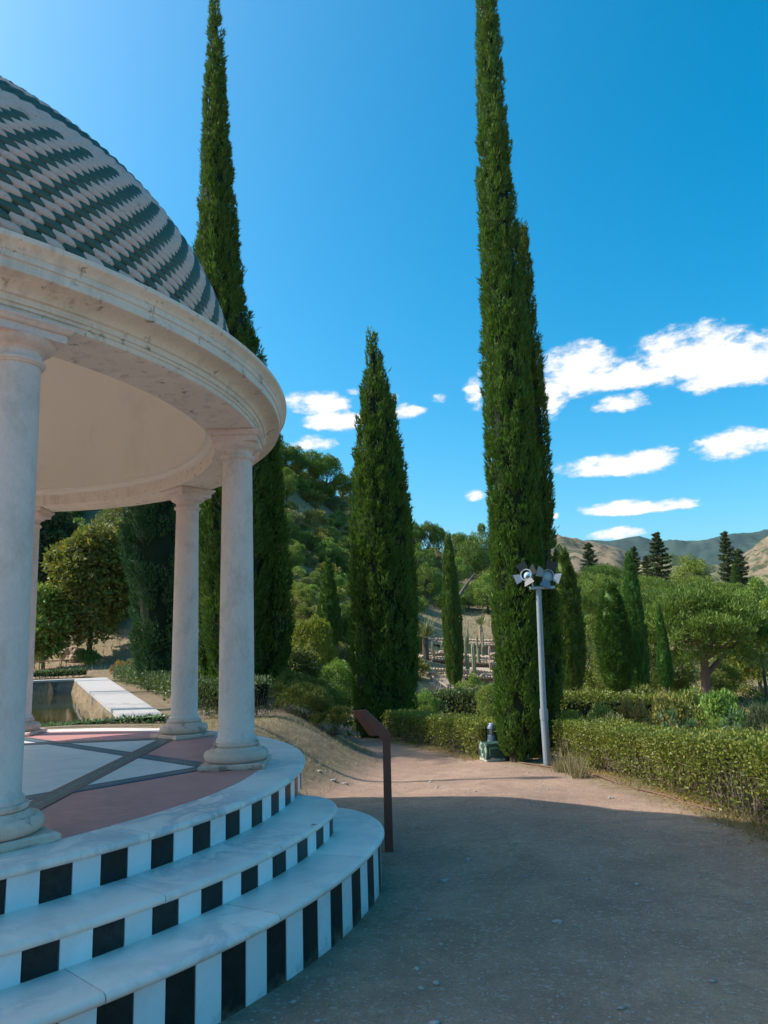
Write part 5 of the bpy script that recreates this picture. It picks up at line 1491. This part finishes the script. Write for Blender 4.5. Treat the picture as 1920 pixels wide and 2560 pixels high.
# bushes right behind the long hedge
gb = np.random.default_rng(870)
for i, (x, ytop, yb, w_, dep, key, lab) in enumerate((
        (1435, 1500, 1590, 90, 14, 'gloss', 'shrub with glossy leaf rosettes behind the long hedge'), (1500, 1525, 1600, 80, 13.5, 'gloss', 'second glossy shrub behind the long hedge'),
        (1600, 1490, 1600, 110, 14, 'gloss', 'tall loose glossy shrub at the right behind the long hedge'), (1560, 1530, 1590, 60, 17, 'shrub3', 'green bush behind the glossy shrubs'),
        (1370, 1500, 1560, 90, 19, 'rustb', 'reddish brown bush below the crooked cypress'), (1300, 1515, 1580, 80, 17, 'shrub1', 'olive bush right of the lamp post'),
        (1450, 1480, 1550, 110, 22, 'shrub0', 'wide dark bush in the lower garden'), (1560, 1470, 1550, 120, 24, 'shrub3', 'broad green bush under the large umbrella pine'),
        (1650, 1500, 1580, 90, 18, 'shrub2', 'pale bush at the right edge of the lower garden'), (1235, 1520, 1570, 60, 16, 'shrub3', 'small green bush just right of the lamp post'),
        (1500, 1480, 1540, 90, 25, 'shrub1', 'rounded bush near the reddish pine trunk'), (1330, 1530, 1590, 70, 14.5, 'shrub2', 'thin olive bush over the hedge top'), (1405, 1465, 1530, 80, 27, 'shrub0', 'bush at the foot of the spindle cypress'))):
    if key == 'gloss' and 'gloss' not in PROTO:
        lv = Leaves(); mb = MB()
        for k in range(46):
            d = rand_dirs(1, gb)[0]; d[2] = abs(d[2]); e = d * gb.uniform(.6, 1.0) * [1, 1, 1.0]; mb.tube([(0, 0, -.1), tuple(e * .5 + [0, 0, .05]), tuple(e)], [.016, .012, .006], 4)
            n = 13; a = np.arange(n) * 2.4; el_ = gb.uniform(-.1, 1.0, n); D = np.stack([np.cos(a) * np.cos(el_), np.sin(a) * np.cos(el_), np.sin(el_)], 1)
            lv.add(*kites(np.tile(e, (n, 1)), D, unit(np.cross(D, np.stack([-np.sin(a), np.cos(a), a * 0], 1))), gb.uniform(.14, .22, n), np.full(n, .075)))
        make_proto('gloss', lv, 'glossy_leaf', mb, 'twig')
    if key == 'rustb':
        C, R_ = crown_clumps(880, 34, .72, .72, .62, .5, .16, .36, 'dome'); lv = Leaves(); lv.add(*cloud_leaves(C, R_, 95, (.11, .055), 881, .2, .9, .4)); make_proto('rustb', lv, 'rust_leaf', limbs(MB(), (0, 0, -.15), (0, 0, .3), .05, .5, 5, 882, .35), 'twig')
    b = at(x, yb, dep); gz = min(b[2], float(zt(b[0], b[1]))); h = at(x, ytop, dep)[2] - gz; r_ = w_ * KD / F * dep / 2
    put(key, 'shrub', lab, 'shrub', (b[0], b[1], gz), (r_, r_, h / (1.2 if key == 'gloss' else 1.4)), 'bushes behind the long hedge')
# low cover on the slope beyond the hedges
g = np.random.default_rng(890); C = []; R_ = []
while len(C) < 520:
    x = g.uniform(540, 1720); y = g.uniform(1455, 1600); p = ground_hit(x, y)
    if p is None or p[1] > 60 or p[1] < 13.5: continue
    if x < 830 and p[1] < 17: continue
    if 760 < x < 1080 and p[1] < 18.5: continue
    if x > 1080 and p[0] < np.interp(p[1], [8, 12, 14], [4.6, 3.9, 3.4]): continue
    if 900 < x < 1085 and p[1] > 30: continue
    C.append(p); R_.append(g.uniform(.12, .3) * p[1] / 16)
lv = Leaves(); lv.add(*cloud_leaves(np.array(C), np.array(R_), 70, (.16, .08), 891, .4, .8, .3))
tag(lv.build('ground_cover', 'juniper_leaf'), 'low green ground cover over the garden slope', None, None, 'stuff')

# ------------------------------------------------------------------ lamp post with two barn-door floodlights
lb = ground_hit(1183, 1655); LD = lb[1]; ltop = at(1163, 1272, LD)
Hp = ltop[2] - lb[2]
lamp = thing('lamp_post', 'slim grey lamp post carrying two barn-door floodlights beside the tall cypress', 'lamp post', lb)
ox = ltop[0] - lb[0]
MB().tube([(0, 0, -.1), (0, 0, .85), (0, 0, .86), (ox, 0, Hp)], [.062, .060, .050, .044], 14).build('pole', 'pole_grey', lamp)
MB().tube([(0, 0, .70), (0, 0, .86)], [.066, .066], 14).build('pole_sleeve', 'pole_grey', lamp)
px = lambda q: q * KD / F * LD          # display pixels to metres at the lamp's distance
MB().box((ox + px(8), 0, Hp + .015), (px(54), .09, .05), bev=.008).build('cross_bar', 'galvanised', lamp)
MB().tube([(ox - px(12), -.02, Hp + .03), (ox - px(14), -.02, Hp + px(32))], .014, 6).build('bracket', 'galvanised', lamp)
MB().tube([(ox + px(12), -.02, Hp + .03), (ox + px(12), -.02, Hp + px(24))], .014, 6).build('bracket', 'galvanised', lamp)
for nm, cxp, aim, roll_, flaps in (('floodlight', (1137, 1242), Vector((-.55, -.8, .20)), .45, ((0, 'flap_dark', .95), (1, 'flap_metal', .8), (2, 'lamp_black', .85), (3, 'lamp_black', .8))),
                                   ('floodlight', (1184, 1243), Vector((-.05, -.98, .12)), -.38, ((0, 'flap_dark', 1.1), (1, 'flap_metal', .85), (2, 'flap_metal', 1.0), (3, 'flap_metal', .8)))):
    c_ = at(*cxp, LD) - lb; hd = MB(); aim = aim.normalized(); R_l = px(11.5)
    rotm = aim.to_track_quat('Z', 'Y').to_matrix() @ Matrix.Rotation(roll_, 3, 'Z')
    tf = lambda v: tuple(rotm @ Vector(v) + Vector(c_))
    b_ = MB().lathe([(0, -R_l * 2.1), (R_l * .7, -R_l * 2.0), (R_l * .9, -R_l * 1.0), (R_l * 1.05, -R_l * .2), (R_l * 1.12, 0), (R_l * .98, .005), (R_l * .92, -R_l * .25)], 24)
    b_.v = [tf(v) for v in b_.v]; ho = smooth_angle(b_.build(nm, 'lamp_black', lamp), 40)
    b_ = MB().lathe([(0, -R_l * .12), (R_l * .5, -R_l * .15), (R_l * .93, -R_l * .26)], 24); b_.v = [tf(v) for v in b_.v]; b_.build('lens', 'mirror' if cxp[0] < 1150 else 'lens', ho, True)
    b_ = MB().lathe([(R_l * .95, .004), (R_l * 1.14, .004), (R_l * 1.14, .02), (R_l * .95, .02), (R_l * .95, .004)], 24); b_.v = [tf(v) for v in b_.v]; b_.build('rim', 'flap_metal', ho)
    for k, fm, ln in flaps:
        a = math.pi / 2 * k + math.pi / 2; ca, sa = math.cos(a), math.sin(a)
        w0, w1, L2 = R_l * .72, R_l * 1.05, R_l * 1.5 * ln; tilt = .42
        pts = [(R_l * 1.1, -w0, .02), (R_l * 1.1, w0, .02), (R_l * 1.1 + L2 * math.cos(tilt), w1, .02 + L2 * math.sin(tilt)), (R_l * 1.1 + L2 * math.cos(tilt), -w1, .02 + L2 * math.sin(tilt))]
        V = [tf((x * ca - y * sa, x * sa + y * ca, z)) for x, y, z in pts] + [tf((x * ca - y * sa, x * sa + y * ca, z - .006)) for x, y, z in pts]
        mk('barn_door', V, [[0, 1, 2, 3], [7, 6, 5, 4], [0, 4, 5, 1], [1, 5, 6, 2], [2, 6, 7, 3], [3, 7, 4, 0]], fm, ho)

# slender posts off the left side of the frame: only their shadows reach the path
for i, (x, y, h) in enumerate(((-8.4, 11.3, 9.6),)):
    zz = float(zt(x, y)); o = thing('lamp_post', 'tall grey lamp post standing beyond the left edge behind the gazebo', 'lamp post', (x, y, zz))
    MB().tube([(0, 0, -.1), (0, 0, h)], [.09, .055], 10).build('pole', 'pole_grey', o)
    MB().box((0, 0, h + .06), (.5, .2, .12), bev=.02).build('floodlight', 'lamp_black', o)

# ------------------------------------------------------------------ bollard light and green service box
bb = ground_hit(1043, 1646); bd = bb[1]
spx = lambda q: q * KD / F * bd
box = thing('service_box', 'dark green painted metal box with worn edges at the foot of the bollard', 'box', (bb[0] + spx(23), bb[1] + .13, bb[2]), None, rad(17))
bw, bh_ = spx(44), spx(36)
MB().box((0, 0, bh_ / 2), (bw, .28, bh_), bev=.008).build('body', 'box_green', box)
zf = -.1415
MB().box((-bw * .06, zf, bh_ * .74), (bw * .52, .004, .012)).build('painted_line', 'box_line', box)
MB().box((-bw * .32, zf, bh_ * .52), (.012, .004, bh_ * .42)).build('painted_line', 'box_line', box)
pb = at(1063, 1610, bd + .35); zb = float(zt(pb[0], pb[1]))
bol = thing('bollard_light', 'short grey bollard light with domed cap behind the green box', 'bollard', (pb[0], pb[1], zb))
r_ = spx(9.0); z1_ = at(1063, 1587, bd + .35)[2] - zb; z2_ = at(1063, 1574, bd + .35)[2] - zb; z3_ = at(1063, 1561, bd + .35)[2] - zb
smooth_angle(MB().lathe([(r_ * 1.0, -.05), (r_ * 1.0, z1_ - .012), (r_ * .9, z1_), (0, z1_)], 24).build('post', 'bollard_grey', bol), 35)
smooth_angle(MB().lathe([(r_ * .88, z1_ - .004), (r_ * .88, z2_ + .004)], 24).build('glass', 'glass_clear', bol), 35)
smooth_angle(MB().lathe([(0, z1_), (r_ * .6, z1_ + .002), (r_ * .25, z1_ + .02), (r_ * .2, z2_)], 16).build('lamp_core', 'flap_metal', bol), 35)
smooth_angle(MB().lathe([(0, z2_)] + [(r_ * math.cos(q), z2_ + .002 + (z3_ - z2_) * math.sin(q)) for q in np.linspace(0, math.pi / 2 - .01, 9)], 24).build('cap', 'bollard_grey', bol), 35)
for k in range(3):
    a = k * 2.1 + .4; MB().tube([(r_ * .93 * math.cos(a), r_ * .93 * math.sin(a), z1_ - .01), (r_ * .93 * math.cos(a), r_ * .93 * math.sin(a), z2_ + .01)], .006, 5).build('rib', 'bollard_grey', bol)

# ------------------------------------------------------------------ corten lectern
sb_ = ground_hit(840, 1838); sd_ = sb_[1]
lec = thing('information_lectern', 'rust brown steel information lectern standing beside the steps', 'sign', sb_)
k_ = at(834, 1590, sd_) - sb_; tp1 = at(777, 1535, sd_ + .05) - sb_
wpost = .062
prof = [(k_[0] - .005, k_[2]), (k_[0] - .004 + .0, k_[2])]
# post plate
MB().add([(-.035, -.04, -.1), (.035, -.04, -.1), (.035, .04, -.1), (-.035, .04, -.1), (k_[0] - .03, -.04, k_[2] - .03), (k_[0] + .035, -.04, k_[2] - .0), (k_[0] + .035, .04, k_[2] - .0), (k_[0] - .03, .04, k_[2] - .03)],
         [(3, 2, 1, 0), (4, 5, 6, 7), (0, 1, 5, 4), (1, 2, 6, 5), (2, 3, 7, 6), (3, 0, 4, 7)]).build('post', 'corten', lec)
dx, dz2 = tp1[0] - k_[0], tp1[2] - k_[2]
# panel: tilted plate folded out of the post, its back towards us
fx = [(k_[0] + .035, k_[2]), (k_[0] + .01, k_[2] + .055), (tp1[0] + .06, tp1[2] + .005), (tp1[0] + .03, tp1[2] - .045), (k_[0] - .03, k_[2] - .032)]
V = [(x, -.04, z) for x, z in fx] + [(x, .04, z) for x, z in fx]; n = 5
MB().add(V, [list(range(n)), list(range(2 * n - 1, n - 1, -1))] + [[i, n + i, n + (i + 1) % n, (i + 1) % n] for i in range(n)]).build('panel_arm', 'corten', lec)
u = Vector((dx, 0, dz2)).normalized(); nn_ = Vector((-u.z, 0, u.x)); nn_ = nn_ if nn_.z < 0 else -nn_
p0 = Vector((k_[0] - .02, .041, k_[2] - .005)); p1 = Vector((tp1[0] + .045, .041, tp1[2] + .0))
q0, q1 = p0 + Vector((-.14, .5, -.05)), p1 + Vector((-.14, .5, -.05))
V = [p0, p1, q1, q0]; V = [tuple(v) for v in V] + [tuple(Vector(v) - nn_ * .012) for v in V]
MB().add(V, [(0, 1, 2, 3), (7, 6, 5, 4), (0, 4, 5, 1), (1, 5, 6, 2), (2, 6, 7, 3), (3, 7, 4, 0)]).build('panel', 'corten', lec)

# ------------------------------------------------------------------ irrigation hose, litter, gravel, weeds
hz = []
for x, y in ((1085, 1632), (1120, 1648), (1150, 1654), (1200, 1660), (1250, 1668), (1300, 1682), (1350, 1698), (1390, 1710), (1440, 1722), (1480, 1735), (1530, 1752), (1570, 1762)):
    p = ground_hit(x, y); hz.append((p[0], p[1], p[2] + .012 + .012 * math.sin(x * .05)))
o0_ = Vector(hz[0]); hose = MB().tube([tuple(Vector(p) - o0_) for p in hz], .011, 6).build('hose', 'hose', None, True); hose.location = o0_
tag(hose, 'thin brown irrigation hose lying along the foot of the long hedge', 'hose')

g = np.random.default_rng(900)
PB = []
ico_v = np.array([(1, 0, 0), (-1, 0, 0), (0, 1, 0), (0, -1, 0), (0, 0, 1), (0, 0, -1), (.6, .6, .6), (-.6, .6, .55), (.6, -.6, .5), (-.6, -.6, .6)], float)
ico_f = np.array([(0, 6, 8), (4, 8, 6), (4, 6, 7), (2, 7, 6), (4, 7, 9), (1, 9, 7), (4, 9, 8), (3, 8, 9), (0, 2, 6), (1, 7, 2), (1, 3, 9), (0, 8, 3), (5, 2, 0), (5, 1, 2), (5, 3, 1), (5, 0, 3)])
n = 15000
X = g.uniform(-1.8, 3.6, n); Y = 2.0 + 11.5 * g.random(n) ** 1.7
keep = (np.hypot(X + 4.343, Y - 5.901) > 4.36) & (X < np.interp(Y, [2, 6.3, 8, 11, 12.5, 17], [3.2, 3.0, 2.75, 2.4, 1.8, 0]))
X, Y = X[keep], Y[keep]; n = len(X); sz = .0025 + .006 * g.random(n) ** 3 + .014 * (g.random(n) > .992)
A_ = g.uniform(0, 6.28, n); Z = zt(X, Y)
VV = ico_v[None] * np.array([1.35, .95, .5]) * sz[:, None, None] * g.uniform(.75, 1.25, (n, 10, 1))
cs, sn = np.cos(A_)[:, None], np.sin(A_)[:, None]
VX = VV[..., 0] * cs - VV[..., 1] * sn + X[:, None]; VY = VV[..., 0] * sn + VV[..., 1] * cs + Y[:, None]; VZ = VV[..., 2] + Z[:, None] + .1 * sz[:, None]
FF = ico_f[None] + (np.arange(n) * 10)[:, None, None]
tag(mk('gravel', np.stack([VX, VY, VZ], -1).reshape(-1, 3), FF.reshape(-1, 3), 'pebble'), 'loose small stones scattered over the path', None, None, 'stuff')
for i, (x, y, s_) in enumerate(((720, 1688, .035), (745, 1695, .03), (690, 1668, .03), (1010, 1860, .022), (960, 1905, .02), (1205, 1995, .02), (930, 1690, .02), (1320, 1725, .022), (610, 2120, .018))):
    p = ground_hit(x, y); rock((p[0], p[1], p[2] + s_ * .2), (s_ * 1.3, s_, s_ * .7), 910 + i, 'pebble', 'loose grey stone lying on the path', 'loose stones on the path')
# dry weeds on the mound and along the hedge foot
lv = Leaves(); n = 34000
Y = g.uniform(7.2, 17, n); fx_ = np.interp(Y, [4, 5.5, 7, 8.6, 10, 12, 14, 17, 25], [-9, -3.4, -1.35, -.85, -.4, 0, -.15, -.6, -1.6]); X = fx_ - g.uniform(.15, 3.4, n) ** 1.0
ok = (np.hypot(X + 4.343, Y - 5.901) > 3.7) & (fbm(X * 1.5, Y * 1.5, 4) + g.normal(0, .4, n) > .25) & ~inside([A2, B2, C2, D2], X, Y)
X, Y = X[ok], Y[ok]; m_ = len(X); P = np.stack([X, Y, zt(X, Y) - .01], 1)
D = unit(np.stack([g.normal(0, .6, m_), g.normal(0, .6, m_), g.uniform(.2, 1, m_)], 1)); lv.add(*tris(P, D, rand_dirs(m_, g), g.uniform(.03, .11, m_), np.full(m_, .007)))
for pth, wd, nn in ((hr_, .5, 9000), (hl_, .45, 4000)):
    q = np.array(pth); L_ = np.concatenate([[0], np.cumsum(np.hypot(*np.diff(q, axis=0).T))]); s_ = g.uniform(0, L_[-1], nn)
    X = np.interp(s_, L_, q[:, 0]) - g.uniform(.2, wd + .12, nn); Y = np.interp(s_, L_, q[:, 1]) - g.uniform(0, .35, nn) * (1 if wd < .5 else .3)
    ok = fbm(X * 3, Y * 3, 8) + g.normal(0, .4, nn) > .1; X, Y = X[ok], Y[ok]; m_ = len(X); P = np.stack([X, Y, zt(X, Y) - .01], 1)
    D = unit(np.stack([g.normal(0, .6, m_), g.normal(0, .6, m_), g.uniform(.1, 1, m_)], 1)); lv.add(*tris(P, D, rand_dirs(m_, g), g.uniform(.03, .13, m_), np.full(m_, .007)))
# leaf litter: thick along the hedge foot, sparse on the path
ll = Leaves()
for pth, wd, nn in ((hr_, .75, 7000), (hl_, .6, 2500)):
    q = np.array(pth); L_ = np.concatenate([[0], np.cumsum(np.hypot(*np.diff(q, axis=0).T))]); s_ = g.uniform(0, L_[-1], nn); e_ = np.abs(g.normal(0, .25, nn))
    X = np.interp(s_, L_, q[:, 0]) - (.25 + e_ * .8); Y = np.interp(s_, L_, q[:, 1]) - e_ * .5
    D = unit(np.stack([g.normal(0, 1, nn), g.normal(0, 1, nn), g.normal(0, .15, nn)], 1)); N = unit(np.stack([g.normal(0, .3, nn), g.normal(0, .3, nn), np.ones(nn)], 1))
    ll.add(*kites(np.stack([X, Y, zt(X, Y) + .006], 1), D, N, g.uniform(.015, .04, nn), g.uniform(.008, .018, nn)))
nn = 900; X = g.uniform(-.6, 3.0, nn); Y = g.uniform(2.2, 12, nn); k = (np.hypot(X + 4.343, Y - 5.901) > 4.38) & (X < 2.6); X, Y = X[k], Y[k]; nn = len(X)
D = unit(np.stack([g.normal(0, 1, nn), g.normal(0, 1, nn), g.normal(0, .12, nn)], 1)); N = unit(np.stack([g.normal(0, .25, nn), g.normal(0, .25, nn), np.ones(nn)], 1))
ll.add(*kites(np.stack([X, Y, zt(X, Y) + .006], 1), D, N, g.uniform(.01, .03, nn), g.uniform(.003, .010, nn)))
tag(ll.build('leaf_litter', 'rust_leaf'), 'dry fallen leaves strewn along the hedge foot and path', None, None, 'stuff')
# tall dry tuft by the lamp post
for (x, y) in ((1215, 1668), (1240, 1672), (1255, 1680)):
    p = ground_hit(x, y); k = 160; P = np.tile(p, (k, 1)) + np.c_[g.normal(0, .06, (k, 2)), np.zeros(k)]
    D = unit(np.stack([g.normal(0, .35, k), g.normal(0, .35, k), np.ones(k)], 1)); lv.add(*tris(P, D, rand_dirs(k, g), g.uniform(.15, .38, k), np.full(k, .008)))
tag(lv.build('dry_grass', 'dry_grass'), 'dry grass and weeds on the mound and hedge foot', None, None, 'stuff')
# dry grass over the hillside
n = 60000; X = g.uniform(-30, 45, n); Y = g.uniform(40, 112, n); Zz = zt(X, Y)
lv = Leaves(); P = np.stack([X, Y, Zz - .05], 1); D = unit(np.stack([g.normal(0, .5, n), g.normal(0, .5, n), np.ones(n)], 1))
lv.add(*tris(P, D, rand_dirs(n, g), g.uniform(.15, .42, n), g.uniform(.05, .12, n)))
tag(lv.build('hill_grass', 'dry_grass'), 'dry brown grass covering the hillside', None, None, 'stuff')
# fallen leaf on the middle step and a few on the path
for i, (x, y, z) in enumerate(((800 * .6 / 1.157 + 0, 0, 0),)):
    pass
p = onz((600 + 580 * .3014) / KD, (1700 + 1205 * .3014) / KD, U(-1.285) + .004)
lf = MB().add([(0, 0, 0), (.02, .012, .006), (.05, 0, .003), (.02, -.012, .006)], [[0, 1, 2, 3]]).build('fallen_leaf', 'deadleaf'); lf.location = p
tag(lf, 'small dry leaf lying on the middle step', 'leaf')

# ------------------------------------------------------------------ thin air over the valley
m, t, out = newmat('haze_air'); pv = t.n('ShaderNodeVolumePrincipled')
pv.inputs['Color'].default_value = (.62, .82, 1.0, 1); pv.inputs['Density'].default_value = 2.0e-5; pv.inputs['Anisotropy'].default_value = .2
t.l(pv.outputs[0], out.inputs['Volume'])
hb = MB().box((0, 2100, 190), (7000, 4400, 460)).build('haze', 'haze_air')
tag(hb, 'thin bluish haze over the valley', None, None, 'stuff')
